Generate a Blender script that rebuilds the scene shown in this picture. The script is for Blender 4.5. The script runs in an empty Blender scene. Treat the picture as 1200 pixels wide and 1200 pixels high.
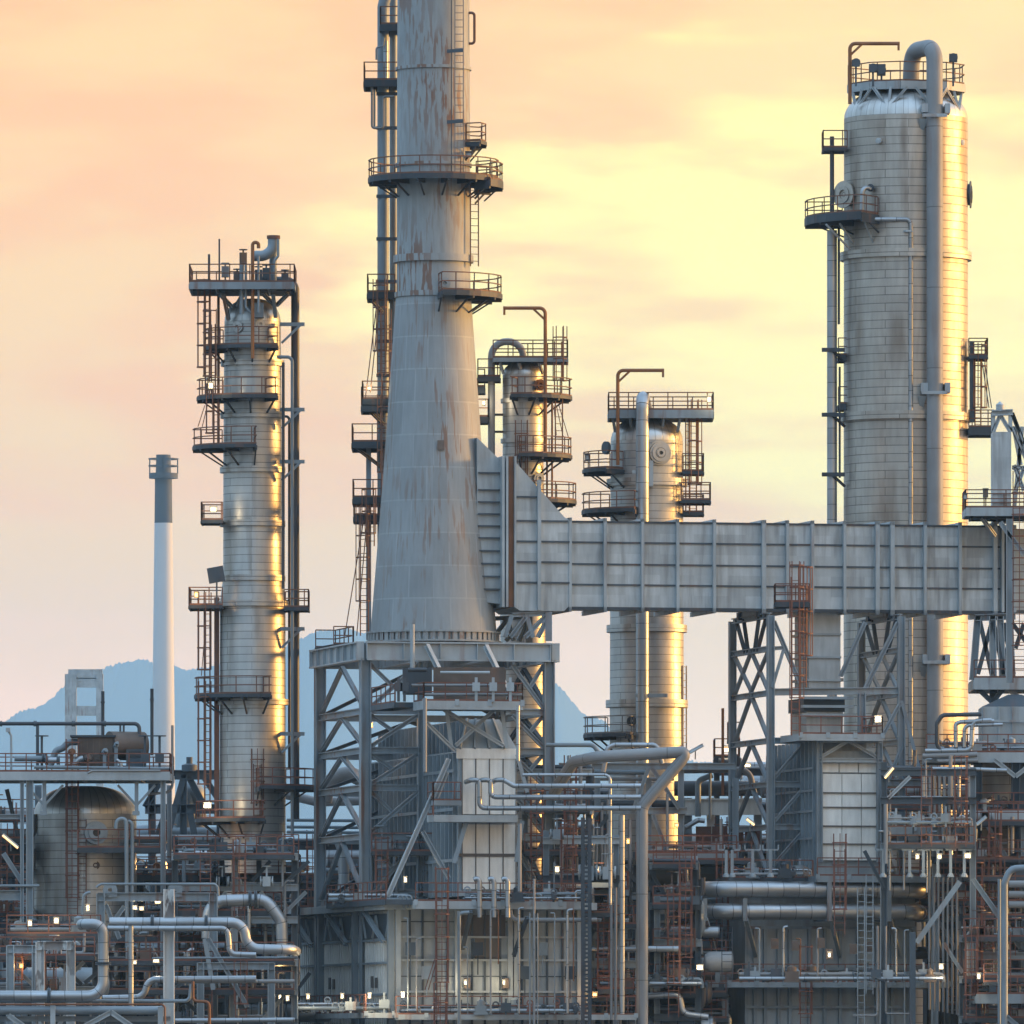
import bpy, math, random
from mathutils import Vector as V
R = math.radians
random.seed(7)
sc = bpy.context.scene
COL = sc.collection
D = 600.0          # metres from the camera to the main plane of the plant
HY = 1240.0        # picture row of the horizon
EYE = 3.0          # eye height above the ground

# ------------------------------------------------------------------ camera
cam = bpy.data.cameras.new('camera'); co = bpy.data.objects.new('camera', cam); COL.objects.link(co)
co.location = (0, -D, EYE); co.rotation_euler = (math.pi/2, 0, 0)
cam.sensor_width = 36; cam.lens = 36*D/60; cam.shift_y = (HY-600)/1200
cam.clip_start = 1; cam.clip_end = 60000
sc.camera = co
# ------------------------------------------------------------------ world, sun, exposure
SUN_AZ, SUN_EL = 76.0, 7.0
w = bpy.data.worlds.new('World'); sc.world = w; w.use_nodes = True
nt = w.node_tree; N = nt.nodes; L = nt.links.new
bg = N['Background']
sky = N.new('ShaderNodeTexSky'); sky.sky_type = 'NISHITA'; sky.sun_disc = False
sky.sun_elevation = R(SUN_EL); sky.sun_rotation = R(SUN_AZ); sky.air_density = 1.2; sky.dust_density = 1.5
tc = N.new('ShaderNodeTexCoord')
sep = N.new('ShaderNodeSeparateXYZ'); L(tc.outputs['Generated'], sep.inputs[0])
def mth(op, a, b=None, cl=False):
    n = N.new('ShaderNodeMath'); n.operation = op; n.use_clamp = cl
    for i, x in enumerate((a, b)):
        if x is None: continue
        if isinstance(x, (int, float)): n.inputs[i].default_value = x
        else: L(x, n.inputs[i])
    return n.outputs[0]
def mrange(x, a, b, c=0, d=1, smooth=True):
    n = N.new('ShaderNodeMapRange'); n.interpolation_type = 'SMOOTHSTEP' if smooth else 'LINEAR'
    L(x, n.inputs[0])
    for i, q in enumerate((a, b, c, d)): n.inputs[1+i].default_value = q
    return n.outputs[0]
def wmix(f, a, b):
    n = N.new('ShaderNodeMix'); n.data_type = 'RGBA'
    if isinstance(f, (int, float)): n.inputs[0].default_value = f
    else: L(f, n.inputs[0])
    for i, x in ((6, a), (7, b)):
        if isinstance(x, tuple): n.inputs[i].default_value = (*x, 1)
        else: L(x, n.inputs[i])
    return n.outputs[2]
def wnoise(scale, zs, det, off):
    mp = N.new('ShaderNodeMapping'); L(tc.outputs['Generated'], mp.inputs[0])
    mp.inputs['Scale'].default_value = (1, 1, zs); mp.inputs['Location'].default_value = off
    n = N.new('ShaderNodeTexNoise'); L(mp.outputs[0], n.inputs[0]); n.inputs['Scale'].default_value = scale
    n.inputs['Detail'].default_value = det; n.inputs['Roughness'].default_value = .5
    return n.outputs[0]
sundir = V((math.sin(R(SUN_AZ)), math.cos(R(SUN_AZ)), .1))
vd = N.new('ShaderNodeVectorMath'); vd.operation = 'DOT_PRODUCT'; L(tc.outputs['Generated'], vd.inputs[0]); vd.inputs[1].default_value = sundir
dots = vd.outputs['Value']
front = mrange(dots, -.12, .16)                                  # sunset half of the sky
low = mrange(sep.outputs[2], .16, .5, 1, 0)                      # thin evening cloud deck near the horizon
c1 = wnoise(26, 2.6, 4, (3.1, .2, .7)); c2 = wnoise(40, 5.0, 7, (0, 1.7, .3))
cl = mrange(mth('ADD', mth('MULTIPLY', c1, .62), mth('MULTIPLY', c2, .38)), .42, .58)
side = mrange(sep.outputs[0], -.05, .06)
hi = mrange(sep.outputs[2], .012, .062)
peach = wmix(hi, (.86, .49, .265), (.57, .262, .062))
gold = wmix(hi, (.86, .60, .38), (.56, .302, .078))
ground_c = wmix(side, peach, gold)
cloud_c = wmix(side, (.57, .325, .085), (.60, .385, .105))
ex = mth('DIVIDE', mth('SUBTRACT', sep.outputs[0], .034), .050); ez = mth('DIVIDE', mth('SUBTRACT', sep.outputs[2], .073), .024)
patch = mrange(mth('ADD', mth('ADD', mth('MULTIPLY', ex, ex), mth('MULTIPLY', ez, ez)), mth('MULTIPLY', mth('SUBTRACT', c2, .5), 5.0)), 1.3, .0)   # sunlit bank of cloud
glow = wmix(mth('MULTIPLY', cl, mrange(sep.outputs[2], .02, .06)), ground_c, cloud_c)
glow = wmix(patch, glow, (.66, .53, .125))
nearsun = mrange(dots, .6, 1.0, 1, 3.0)
sc1 = N.new('ShaderNodeVectorMath'); sc1.operation = 'SCALE'; L(glow, sc1.inputs[0]); L(nearsun, sc1.inputs['Scale'])
sc2 = N.new('ShaderNodeVectorMath'); sc2.operation = 'SCALE'; L(sky.outputs[0], sc2.inputs[0]); sc2.inputs['Scale'].default_value = .15
veil = wmix(wnoise(3, 2.5, 4, (1.3, .4, .2)), (.18, .27, .385), (.32, .45, .60))          # blue grey cloud added over the unseen sky as cool fill light
vs_ = N.new('ShaderNodeVectorMath'); vs_.operation = 'SCALE'; L(veil, vs_.inputs[0]); L(mrange(sep.outputs[2], -.05, .75, .64, 1.8), vs_.inputs['Scale'])
back = wmix(.8, sc2.outputs[0], vs_.outputs[0])
L(wmix(mth('MULTIPLY', front, low), back, sc1.outputs[0]), bg.inputs[0])
bg.inputs[1].default_value = 1.0
sun = bpy.data.lights.new('sun', 'SUN'); sun.energy = 2.5; sun.angle = R(7); sun.color = (1, .50, .12)
so = bpy.data.objects.new('sun', sun); COL.objects.link(so)
sd = V((math.sin(R(SUN_AZ))*math.cos(R(SUN_EL)), math.cos(R(SUN_AZ))*math.cos(R(SUN_EL)), math.sin(R(SUN_EL))))
so.rotation_euler = sd.to_track_quat('Z', 'Y').to_euler()
sc.view_settings.view_transform = 'Standard'; sc.view_settings.look = 'None'
sc.view_settings.gamma = 1; sc.view_settings.exposure = 1.3
sc.cycles.volume_bounces = 1
sc.cycles.max_bounces = 6

# ------------------------------------------------------------------ materials
MATS = {}
def mat(name, col, rough=.6, metal=0., var=.25, vs=.5, stain=None, amt=.0, thr=(.52, .66), sscale=(1.6, .14),
        brick=None, seam=.35, tint=.2, bump=.3, emit=None, fine=.12):
    m = bpy.data.materials.new(name); m.use_nodes = True; t = m.node_tree; n = t.nodes; l = t.links.new
    b = n['Principled BSDF']; MATS[name] = m
    b.inputs['Roughness'].default_value = rough; b.inputs['Metallic'].default_value = metal
    if emit:
        b.inputs['Base Color'].default_value = (*col, 1)
        b.inputs['Emission Color'].default_value = (*emit[0], 1); b.inputs['Emission Strength'].default_value = emit[1]; return m
    tcx = n.new('ShaderNodeTexCoord')
    def noise(src, s3, scale, det=4):
        mp = n.new('ShaderNodeMapping'); l(tcx.outputs[src], mp.inputs[0]); mp.inputs['Scale'].default_value = s3
        q = n.new('ShaderNodeTexNoise'); l(mp.outputs[0], q.inputs[0]); q.inputs['Scale'].default_value = scale; q.inputs['Detail'].default_value = det
        return q.outputs[0]
    def mr(x, a, bb, c, d):
        q = n.new('ShaderNodeMapRange'); l(x, q.inputs[0])
        for i, vv in enumerate((a, bb, c, d)): q.inputs[1+i].default_value = vv
        return q.outputs[0]
    def mix(f, a, bb, mode='MIX'):
        q = n.new('ShaderNodeMix'); q.data_type = 'RGBA'; q.blend_type = mode
        if isinstance(f, float): q.inputs[0].default_value = f
        else: l(f, q.inputs[0])
        for i, x in ((6, a), (7, bb)):
            if isinstance(x, tuple): q.inputs[i].default_value = (*x, 1)
            else: l(x, q.inputs[i])
        return q.outputs[2]
    def mul(a, bb):
        q = n.new('ShaderNodeMath'); q.operation = 'MULTIPLY'; l(a, q.inputs[0])
        if isinstance(bb, float): q.inputs[1].default_value = bb
        else: l(bb, q.inputs[1])
        return q.outputs[0]
    dk = tuple(c*(1-var) for c in col); lt = tuple(min(.95, c*(1+var*.6)) for c in col)
    c = mix(mr(noise('Object', (1, 1, 1), vs), .3, .7, 0, 1), dk, lt)
    if fine: c = mix(mr(noise('UV', (2.2, .35, 1), 1.6, 6), .35, .7, 0, fine*2), c, tuple(x*.55 for x in col))
    hb = None
    if brick:
        q = n.new('ShaderNodeTexBrick'); l(tcx.outputs['UV'], q.inputs[0])
        q.inputs['Scale'].default_value = 1; q.inputs['Brick Width'].default_value = brick[0]; q.inputs['Row Height'].default_value = brick[1]
        q.inputs['Mortar Size'].default_value = brick[2]; q.inputs['Mortar Smooth'].default_value = .2
        q.inputs['Color1'].default_value = (1, 1, 1, 1); q.inputs['Color2'].default_value = (1-tint,)*3+(1,); q.inputs['Mortar'].default_value = (seam,)*3+(1,)
        if len(brick) > 3: q.offset = brick[3]
        c = mix(1.0, c, q.outputs['Color'], 'MULTIPLY'); hb = q.outputs['Fac']
    if stain:
        st = mr(noise('UV', (sscale[0], sscale[1], 1), 1.0, 6), thr[0], thr[1], 0, 1)
        pt = mr(noise('UV', (.13, .13, 1), 1.0, 3), .42, .6, 0, 1)
        c = mix(mul(mul(st, pt), amt), c, stain)
    l(c, b.inputs['Base Color'])
    if metal > .3: l(mr(noise('UV', (.6, .5, 1), 1.2), .3, .7, rough-.07, rough+.1), b.inputs['Roughness'])
    if bump:
        bp = n.new('ShaderNodeBump'); bp.inputs['Strength'].default_value = bump; bp.inputs['Distance'].default_value = .04
        if hb: bp.invert = True; l(hb, bp.inputs['Height'])
        else: l(noise('Object', (1, 1, 1), 3), bp.inputs['Height'])
        l(bp.outputs[0], b.inputs['Normal'])
    return m
RUST = (.16, .065, .03)
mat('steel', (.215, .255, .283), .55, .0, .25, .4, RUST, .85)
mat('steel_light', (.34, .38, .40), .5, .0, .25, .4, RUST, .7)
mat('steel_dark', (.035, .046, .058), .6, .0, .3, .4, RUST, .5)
mat('steel_mid', (.055, .073, .09), .6, .0, .25, .4, RUST, .6)  # darkened so that steel deep in the plant looks shaded
mat('grating', (.04, .05, .06), .7, .0, .2, .5, bump=0)
mat('rail_rust', (.16, .075, .048), .7, .0, .3, .8, bump=0)
mat('rail_red', (.17, .066, .042), .7, .0, .3, .8, bump=0)
mat('rail_grey', (.20, .19, .185), .6, .0, .3, .8, RUST, .7, bump=0)
mat('davit_paint', (.26, .10, .03), .6, .0, .3, .8, bump=0)
mat('clad', (.49, .48, .46), .45, .78, .16, .25, (.16, .115, .075), .7, (.48, .66), (.8, .10), brick=(3.6, .46, .02), seam=.36, tint=.12, bump=.3)
mat('clad_tower', (.50, .455, .40), .47, .75, .2, .2, (.15, .095, .06), .6, (.46, .62), (.75, .07), brick=(4.6, .52, .026), seam=.42, tint=.13, bump=.35, fine=.2)
mat('dome', (.56, .55, .53), .38, .85, .16, .3, (.18, .12, .07), .5, (.45, .62), (1.5, .12), brick=(.5, 9, .02, 0), seam=.5, tint=.15)
mat('pipe_clad', (.40, .42, .44), .40, .8, .2, .3, (.14, .11, .08), .6, brick=(30, .95, .022, 0), seam=.3, tint=.2, bump=.3)
mat('pipe_grey', (.24, .245, .25), .6, .1, .2, .3, RUST, .35, brick=(30, 5.0, .03, 0), seam=.5, tint=.05)
mat('pipe_blue', (.20, .24, .27), .5, .2, .25, .3, RUST, .4)
mat('pipe_dark', (.06, .066, .076), .5, .3, .3, .3, RUST, .7)
mat('pipe_rust', (.19, .075, .03), .65, .1, .3, .8, bump=0)
mat('stack_paint', (.285, .305, .31), .62, .0, .13, .25, (.175, .085, .05), .9, (.50, .55), (4.2, .55), bump=.1, fine=.2)
mat('stack_cone', (.28, .298, .305), .62, .0, .12, .3, (.19, .10, .06), .85, (.54, .60), (3.2, .40), brick=(2.2, 1.95, .05), seam=1.1, tint=.14, bump=.06, fine=.14)
mat('duct_panel', (.49, .525, .535), .55, .05, .2, .45, (.17, .17, .165), .6, (.47, .62), (2.4, .2), brick=(2.1, 1.22, 0), seam=1, tint=.22, bump=0, fine=.22)
mat('wall_panel', (.34, .375, .39), .55, .05, .22, .35, (.15, .11, .08), .5, (.48, .66), (1.2, .2), bump=.12, fine=.2)
mat('wall_rib', (.31, .345, .365), .55, .05, .25, .35, (.10, .10, .10), .5, (.48, .66), (1.2, .2), bump=.12, fine=.2)
mat('panel_white', (.78, .765, .715), .6, .0, .14, .5, (.30, .25, .20), .6, (.5, .68), (1.2, .3), bump=.12, fine=.18)
mat('panel_rust', (.17, .075, .05), .7, .0, .3, .5)
mat('peeling', (.62, .62, .60), .6, .0, .1, .6, (.14, .11, .10), .95, (.5, .54), (1.8, .5))
mat('machine', (.13, .095, .075), .6, .2, .4, .6, (.30, .12, .04), .6)
mat('shade_wall', (.012, .018, .024), .8, .0, .35, .15, bump=.1)  # near black colour stands in for shade deep in the plant
mat('joint', (.11, .095, .085), .7, .0, .2, .8, bump=0)
mat('chimney_white', (.50, .51, .52), .7, .0, .06, .02, bump=0, fine=0)
mat('chimney_dark', (.03, .048, .066), .7, .0, .1, .02, bump=0, fine=0)
mat('hill', (.045, .09, .11), .95, .0, .1, .0003, bump=0, fine=0)
mat('ground', (.11, .11, .105), .9, .0, .3, .05, bump=0, fine=0)
mat('lamp_box', (.10, .10, .10), .5)
mat('lamp_warm', (.9, .8, .6), .4, emit=((1, .56, .17), .6))
mat('lamp_amber', (.9, .6, .3), .4, emit=((1, .46, .10), .8))
mat('lamp_white', (.9, .9, .8), .4, emit=((1, .66, .26), .55))
mat('glass_dark', (.03, .035, .04), .15)

# ------------------------------------------------------------------ helpers
def S(Y): return (D+Y)/D
def P(px, py, Y):
    s = S(Y); return V(((px-600)/20*s, Y, EYE+(HY-py)/20*s))
def m(px, Y=0): return px/20*S(Y)
Z3 = V((0, 0, 1))
class MB:
    def __init__(s): s.v = []; s.f = []; s.uv = []; s.mi = []; s.sm = []
    def add(s, vs, fs, mi=0, uvs=None, smooth=False):
        o = len(s.v); s.v += [V(p) for p in vs]
        for k, f in enumerate(fs):
            s.f.append([i+o for i in f]); s.mi.append(mi); s.sm.append(smooth)
            if uvs: s.uv.append(uvs[k])
            else:
                a, b, c = (V(vs[f[i]]) for i in (0, 1, 2)); n = (b-a).cross(c-b)
                if n.length > 1e-12: n.normalize()
                if abs(n.z) > .7: s.uv.append([(vs[i][0], vs[i][1]) for i in f])
                else:
                    tx = V((-n.y, n.x, 0)); tx = tx.normalized() if tx.length > 1e-6 else V((1, 0, 0))
                    s.uv.append([(V(vs[i]).dot(tx), vs[i][2]) for i in f])
    def obox(s, o, a, b, c, mi=0):
        o = V(o); q = [o, o+a, o+a+b, o+b]; vs = q+[p+c for p in q]
        if V(a).cross(b).dot(c) < 0: fs = [(0, 1, 2, 3), (7, 6, 5, 4), (4, 5, 1, 0), (5, 6, 2, 1), (6, 7, 3, 2), (7, 4, 0, 3)]
        else: fs = [(3, 2, 1, 0), (4, 5, 6, 7), (0, 1, 5, 4), (1, 2, 6, 5), (2, 3, 7, 6), (3, 0, 4, 7)]
        s.add(vs, fs, mi)
    def box(s, x0, x1, y0, y1, z0, z1, mi=0): s.obox((x0, y0, z0), V((x1-x0, 0, 0)), V((0, y1-y0, 0)), V((0, 0, z1-z0)), mi)
    def prof(s, p, q, pts, up=None, mi=0):
        p = V(p); q = V(q); d = (q-p).normalized(); up = V(up) if up else (Z3 if abs(d.z) < .95 else V((0, -1, 0)))
        sx = d.cross(up).normalized(); uy = sx.cross(d)
        n = len(pts); vs = [p+sx*a+uy*b for a, b in pts]+[q+sx*a+uy*b for a, b in pts]
        s.add(vs, [(i, (i+1) % n, n+(i+1) % n, n+i) for i in range(n)]+[tuple(range(n))[::-1], tuple(range(n, 2*n))], mi)
    def bar(s, p, q, w, h=None, up=None, mi=0):
        h = h or w; a, b = w/2, h/2; s.prof(p, q, [(-a, -b), (-a, b), (a, b), (a, -b)], up, mi)
    def hb(s, p, q, w, h=None, t=.05, up=None, mi=0):       # rolled H section, flanges across "up"
        h = h or w; a, b = w/2, h/2; c = t*.7
        s.prof(p, q, [(-a, -b), (-a, -b+t), (-c/2, -b+t), (-c/2, b-t), (-a, b-t), (-a, b), (a, b), (a, b-t), (c/2, b-t), (c/2, -b+t), (a, -b+t), (a, -b)], up, mi)
    def tube(s, pts, r, seg=10, bend=0, mi=0, cap=True):
        pts = [V(p) for p in pts]
        if bend:
            o = [pts[0]]
            for i in range(1, len(pts)-1):
                a, b, c = pts[i-1], pts[i], pts[i+1]; d1 = (a-b); d2 = (c-b)
                ang = d1.angle(d2) if d1.length > 1e-6 and d2.length > 1e-6 else math.pi
                if ang > math.pi-.02: o.append(b); continue
                t = min(bend/math.tan(ang/2), d1.length*.49 if i > 1 else d1.length*.98, d2.length*.49 if i < len(pts)-2 else d2.length*.98)
                p1 = b+d1.normalized()*t; p2 = b+d2.normalized()*t; k = 8
                cen = b+(d1.normalized()+d2.normalized()).normalized()*(t/math.cos(ang/2)) if ang < math.pi-.02 else b
                u1 = p1-cen; th = u1.angle(p2-cen)
                for j in range(k+1): o.append(cen+u1.slerp(p2-cen, j/k)*u1.length if th > 1e-3 else p1)
            o.append(pts[-1]); pts = o
        q = [pts[0]]
        for p in pts[1:]:
            if (p-q[-1]).length > 1e-4: q.append(p)
        pts = q; n = len(pts); vs = []; uvv = []; ln = 0; pr = None
        for i in range(n):
            d = ((pts[min(i+1, n-1)]-pts[i]).normalized()+(pts[i]-pts[max(i-1, 0)]).normalized()).normalized()
            if pr is None: pr = d.orthogonal().normalized()
            pr = (pr-d*pr.dot(d)).normalized(); b = d.cross(pr)
            if i: ln += (pts[i]-pts[i-1]).length
            for j in range(seg):
                a = 2*math.pi*j/seg; vs.append(pts[i]+pr*math.cos(a)*r+b*math.sin(a)*r)
            uvv.append(ln)
        fs = []; us = []
        for i in range(n-1):
            for j in range(seg):
                k = (j+1) % seg; fs.append((i*seg+j, i*seg+k, (i+1)*seg+k, (i+1)*seg+j))
                u0, u1 = 2*math.pi*r*j/seg, 2*math.pi*r*(j+1)/seg
                us.append([(u0, uvv[i]), (u1, uvv[i]), (u1, uvv[i+1]), (u0, uvv[i+1])])
        s.add(vs, fs, mi, us, True)
        if cap:
            o = len(s.v)-len(vs)
            for f in (list(range(seg))[::-1], list(range((n-1)*seg, n*seg))):
                s.f.append([x+o for x in f]); s.mi.append(mi); s.sm.append(False); s.uv.append([(0.2, 0.2)]*seg)
    def lathe(s, c, prof, seg=48, a0=0, a1=2*math.pi, mi=0, axis=None):
        c = V(c); full = abs(a1-a0-2*math.pi) < 1e-6; cols = seg if full else seg+1; vs = []; n = len(prof)
        if axis is not None:
            ax = V(axis).normalized(); ux = ax.orthogonal().normalized(); uy = ax.cross(ux)
        for j in range(cols):
            a = a0+(a1-a0)*j/seg
            for r, z in prof:
                vs.append(c+V((math.sin(a)*r, -math.cos(a)*r, z)) if axis is None else c+ux*math.cos(a)*r+uy*math.sin(a)*r+ax*z)
        fs = []; us = []; rr = max(p[0] for p in prof); vl = [0]
        for i in range(1, n): vl.append(vl[-1]+math.hypot(prof[i][0]-prof[i-1][0], prof[i][1]-prof[i-1][1]))
        for j in range(seg):
            k = (j+1) % cols
            for i in range(n-1):
                fs.append((j*n+i, k*n+i, k*n+i+1, j*n+i+1)); u0 = (a0+(a1-a0)*j/seg)*rr; u1 = (a0+(a1-a0)*(j+1)/seg)*rr
                us.append([(u0, vl[i]), (u1, vl[i]), (u1, vl[i+1]), (u0, vl[i+1])])
        s.add(vs, fs, mi, us, True)
    def sector(s, c, r0, r1, a0, a1, z0, z1, mi=0):
        full = abs(a1-a0) > 2*math.pi-.01; seg = max(3, int(abs(a1-a0)/.2)); vs = []; fs = []
        for j in range(seg+1):
            a = a0+(a1-a0)*j/seg; d = V((math.sin(a), -math.cos(a), 0))
            for r, z in ((r0, z0), (r1, z0), (r1, z1), (r0, z1)): vs.append(V((c[0], c[1], z))+d*r)
        for j in range(seg):
            for i in range(4): fs.append((j*4+i, j*4+(i+1) % 4, j*4+4+(i+1) % 4, j*4+4+i))
        if not full: fs += [(3, 2, 1, 0), (seg*4, seg*4+1, seg*4+2, seg*4+3)]
        s.add(vs, fs, mi)
    def rail(s, pts, h=1.1, sp=1.4, r=.065, mi=0, toe=True):
        pts = [V(p) for p in pts]
        for a, b in zip(pts, pts[1:]):
            for z in (h, h*.52): s.bar(a+Z3*z, b+Z3*z, r, mi=mi)
            if toe: s.bar(a+Z3*.08, b+Z3*.08, .03, .14, mi=mi)
        acc = 0; s.bar(pts[0], pts[0]+Z3*h, r, up=(0, 1, 0), mi=mi)
        for a, b in zip(pts, pts[1:]):
            ln = (b-a).length; t = sp-acc
            while t < ln: p = a.lerp(b, t/ln); s.bar(p, p+Z3*h, r, up=(0, 1, 0), mi=mi); t += sp
            acc = (acc+ln) % sp
        s.bar(pts[-1], pts[-1]+Z3*h, r, up=(0, 1, 0), mi=mi)
    def ladder(s, p, z1, a, w=.5, r=.055, mi=0):
        p = V(p); d = V((math.sin(a), -math.cos(a), 0)); t = V((math.cos(a), math.sin(a), 0)); top = V((p.x, p.y, z1))
        for k in (-1, 1): s.bar(p+t*w/2*k, top+t*w/2*k, r, r*1.2, up=d, mi=mi)
        z = p.z+.3
        while z < z1: c = V((p.x, p.y, z)); s.bar(c-t*w/2, c+t*w/2, r*.7, mi=mi); z += .42
    def cage(s, p, z1, a, rad=.42, r=.045, mi=0, sp=1.3):
        p = V(p); d = V((math.sin(a), -math.cos(a), 0)); t = V((math.cos(a), math.sin(a), 0)); c = p+d*rad*.55
        z = p.z
        while z <= z1+.01:
            pr = None
            for k in range(-4, 5):
                b = k*.55; q = V((c.x, c.y, z))+t*math.sin(b)*rad+d*math.cos(b)*rad
                if pr: s.bar(pr, q, r, .07, mi=mi)
                pr = q
            z += sp
        for k in (-4, -2, 0, 2, 4):
            b = k*.55; q = c+t*math.sin(b)*rad+d*math.cos(b)*rad; s.bar(q, V((q.x, q.y, z1)), r, up=d, mi=mi)
    def build(s, name, mats, parent=None):
        me = bpy.data.meshes.new(name)
        if parent is not None: off = OFF[parent.name]
        else:
            lo = [min(p[i] for p in s.v) for i in range(3)]; hi = [max(p[i] for p in s.v) for i in range(3)]
            off = V(((lo[0]+hi[0])/2, (lo[1]+hi[1])/2, lo[2]))
        me.from_pydata([p-off for p in s.v], [], s.f)
        uvl = me.uv_layers.new(name='UVMap'); flat = [c for f in s.uv for q in f for c in q]; uvl.data.foreach_set('uv', flat)
        for mm in ([mats] if isinstance(mats, str) else mats): me.materials.append(MATS[mm])
        me.polygons.foreach_set('material_index', s.mi); me.polygons.foreach_set('use_smooth', s.sm)
        if any(s.sm): me.set_sharp_from_angle(angle=R(35))
        o = bpy.data.objects.new(name, me); COL.objects.link(o); OFF[o.name] = off
        if parent is not None: o.parent = parent
        else: o.location = off
        return o
OFF = {}
def tag(o, label, cat, group=None):
    o['label'] = label; o['category'] = cat
    if group: o['group'] = group
    return o
def thing(name, label, cat, loc, group=None):
    o = bpy.data.objects.new(name, None); COL.objects.link(o); o.location = V(loc); OFF[o.name] = V(loc); o.empty_display_size = .3
    return tag(o, label, cat, group)
def one(name, mb, mt, label, cat, group=None): return tag(mb.build(name, mt), label, cat, group)
def struct(o, k='structure'): o['kind'] = k; return o
def pol(cx, Y, r, a, py):
    p = P(cx, py, Y); q = m(r, Y); return p+V((math.sin(a)*q, -math.cos(a)*q, 0))
def gz(px, Y): p = P(px, HY, Y); return V((p.x, p.y, 0))

# ---- round vessels
def shell(root, cx, Y, prof, mt='clad', top=None, seg=64, name='shell', foot=True):
    """prof: (radius px, row) from the top down; top = row of the crown of the head"""
    pts = []
    r0, y0 = prof[0]
    b = MB(); c = gz(cx, Y)
    pl = [(m(r, Y), P(cx, y, Y).z) for r, y in prof]
    if foot: pl.append((pl[-1][0], .0))
    b.lathe(c, pl[::-1], seg); o = b.build(name, mt, root)
    if top is not None:
        h = P(cx, top, Y).z-pl[0][1]; hd = MB()
        hd.lathe(c, [(pl[0][0]*math.cos(t*math.pi/2/10)**.75 if t < 10 else .02, pl[0][1]+h*math.sin(t*math.pi/2/10)) for t in range(11)], seg)
        hd.build('head', 'dome', root)
    return o
def bands(root, cx, Y, lst, mt='clad', h=.34, out=.2):
    for r, y in lst:
        b = MB(); z = P(cx, y, Y).z; q = m(r, Y)
        b.lathe(gz(cx, Y), [(q-.05, z-h/2), (q+out, z-h/2), (q+out, z+h/2), (q-.05, z+h/2)], 64); b.build('stiffening_ring', mt, root)
def aplat(root, cx, Y, py, r0, r1, a0, a1, rail='rail_rust', ends=True, h=1.1, deck='grating', thick=.16):
    a0, a1 = R(a0), R(a1); c = gz(cx, Y); z = P(cx, py, Y).z; q0, q1 = m(r0, Y), m(r1, Y)
    b = MB(); b.sector(c, q0, q1, a0, a1, z-.08, z); b.sector(c, q1, q1+.05, a0, a1, z-thick, z+.05, 1)
    n = max(2, int((a1-a0)/.45))
    for i in range(n+1):
        a = a0+(a1-a0)*i/n; d = V((math.sin(a), -math.cos(a), 0)); p = V((c.x, c.y, z-.09-thick/2))
        b.bar(p+d*q0*.98, p+d*q1, .12, thick+.1, mi=1); b.bar(V((c.x, c.y, z-1.1))+d*q0*.99, p+d*(q0+(q1-q0)*.8), .09, mi=1)
    o = b.build('platform', [deck, 'steel_dark'], root)
    k = max(3, int((a1-a0)*(q1)/1.2)); rb = MB()
    pts = [V((c.x, c.y, z))+V((math.sin(a), -math.cos(a), 0))*q1 for a in (a0+(a1-a0)*i/k for i in range(k+1))]
    if ends and a1-a0 < 6.2:
        pts = [V((c.x, c.y, z))+V((math.sin(a0), -math.cos(a0), 0))*q0*1.02]+pts+[V((c.x, c.y, z))+V((math.sin(a1), -math.cos(a1), 0))*q0*1.02]
    rb.rail(pts, h=h, sp=1.25); rb.build('railing', rail, o)
    return o
def bplat(root, x0, x1, Y, dy0, dy1, py, rail='rail_rust', sides='lrfb', thick=.2, deck='grating', edge='steel_dark', h=1.1, name='platform'):
    """straight platform, pixel x range, depth Y+dy0..Y+dy1"""
    a = P(x0, py, Y); x1 = P(x1, py, Y).x; z = a.z; x0 = a.x; b = MB(); y0, y1 = Y+dy0, Y+dy1
    b.box(x0, x1, y0, y1, z-.07, z)
    for yy in (y0, y1): b.bar((x0, yy, z-thick/2+.04), (x1, yy, z-thick/2+.04), .12, thick, mi=1)
    k = max(1, int((x1-x0)/1.5))
    for i in range(k+1): xx = x0+(x1-x0)*i/k; b.bar((xx, y0+.06, z-thick/2), (xx, y1-.06, z-thick/2), .1, thick*.8, mi=1)
    o = b.build(name, [deck, edge], root); rb = MB()
    C = {'f': ((x0, y0), (x1, y0)), 'r': ((x1, y0), (x1, y1)), 'b': ((x1, y1), (x0, y1)), 'l': ((x0, y1), (x0, y0))}
    for s_ in sides: rb.rail([(*C[s_][0], z), (*C[s_][1], z)], h=h, sp=1.2)
    if sides: rb.build('railing', rail, o)
    return o
def ladder(root, px, Y, py0, py1, a=0, cage=True, mt='rail_rust', w=.5):
    """py0 bottom row, py1 top row"""
    p = P(px, py0, Y); z1 = P(px, py1, Y).z; b = MB(); b.ladder(p, z1, R(a), w); o = b.build('ladder', mt, root)
    if cage: c = MB(); c.cage(p+Z3*min(2.2, (z1-p.z)*.3), z1+.9, R(a)); c.build('safety_cage', mt, o)
    return o
def davit(root, x, Y, y0, y1, xa, brace=True, r=2.1):
    b = MB(); q = m(r, Y); s_ = 1 if xa > x else -1
    b.tube([P(x, y0, Y), P(x, y1, Y), P(xa, y1, Y)], q, 8, bend=.35)
    if brace: b.bar(P(x, y1+14, Y), P(x+s_*14, y1+1, Y), q*1.2)
    b.bar(P(xa, y1-2, Y), P(xa, y1+8, Y), .14); return b.build('davit', 'davit_paint', root)
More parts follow.
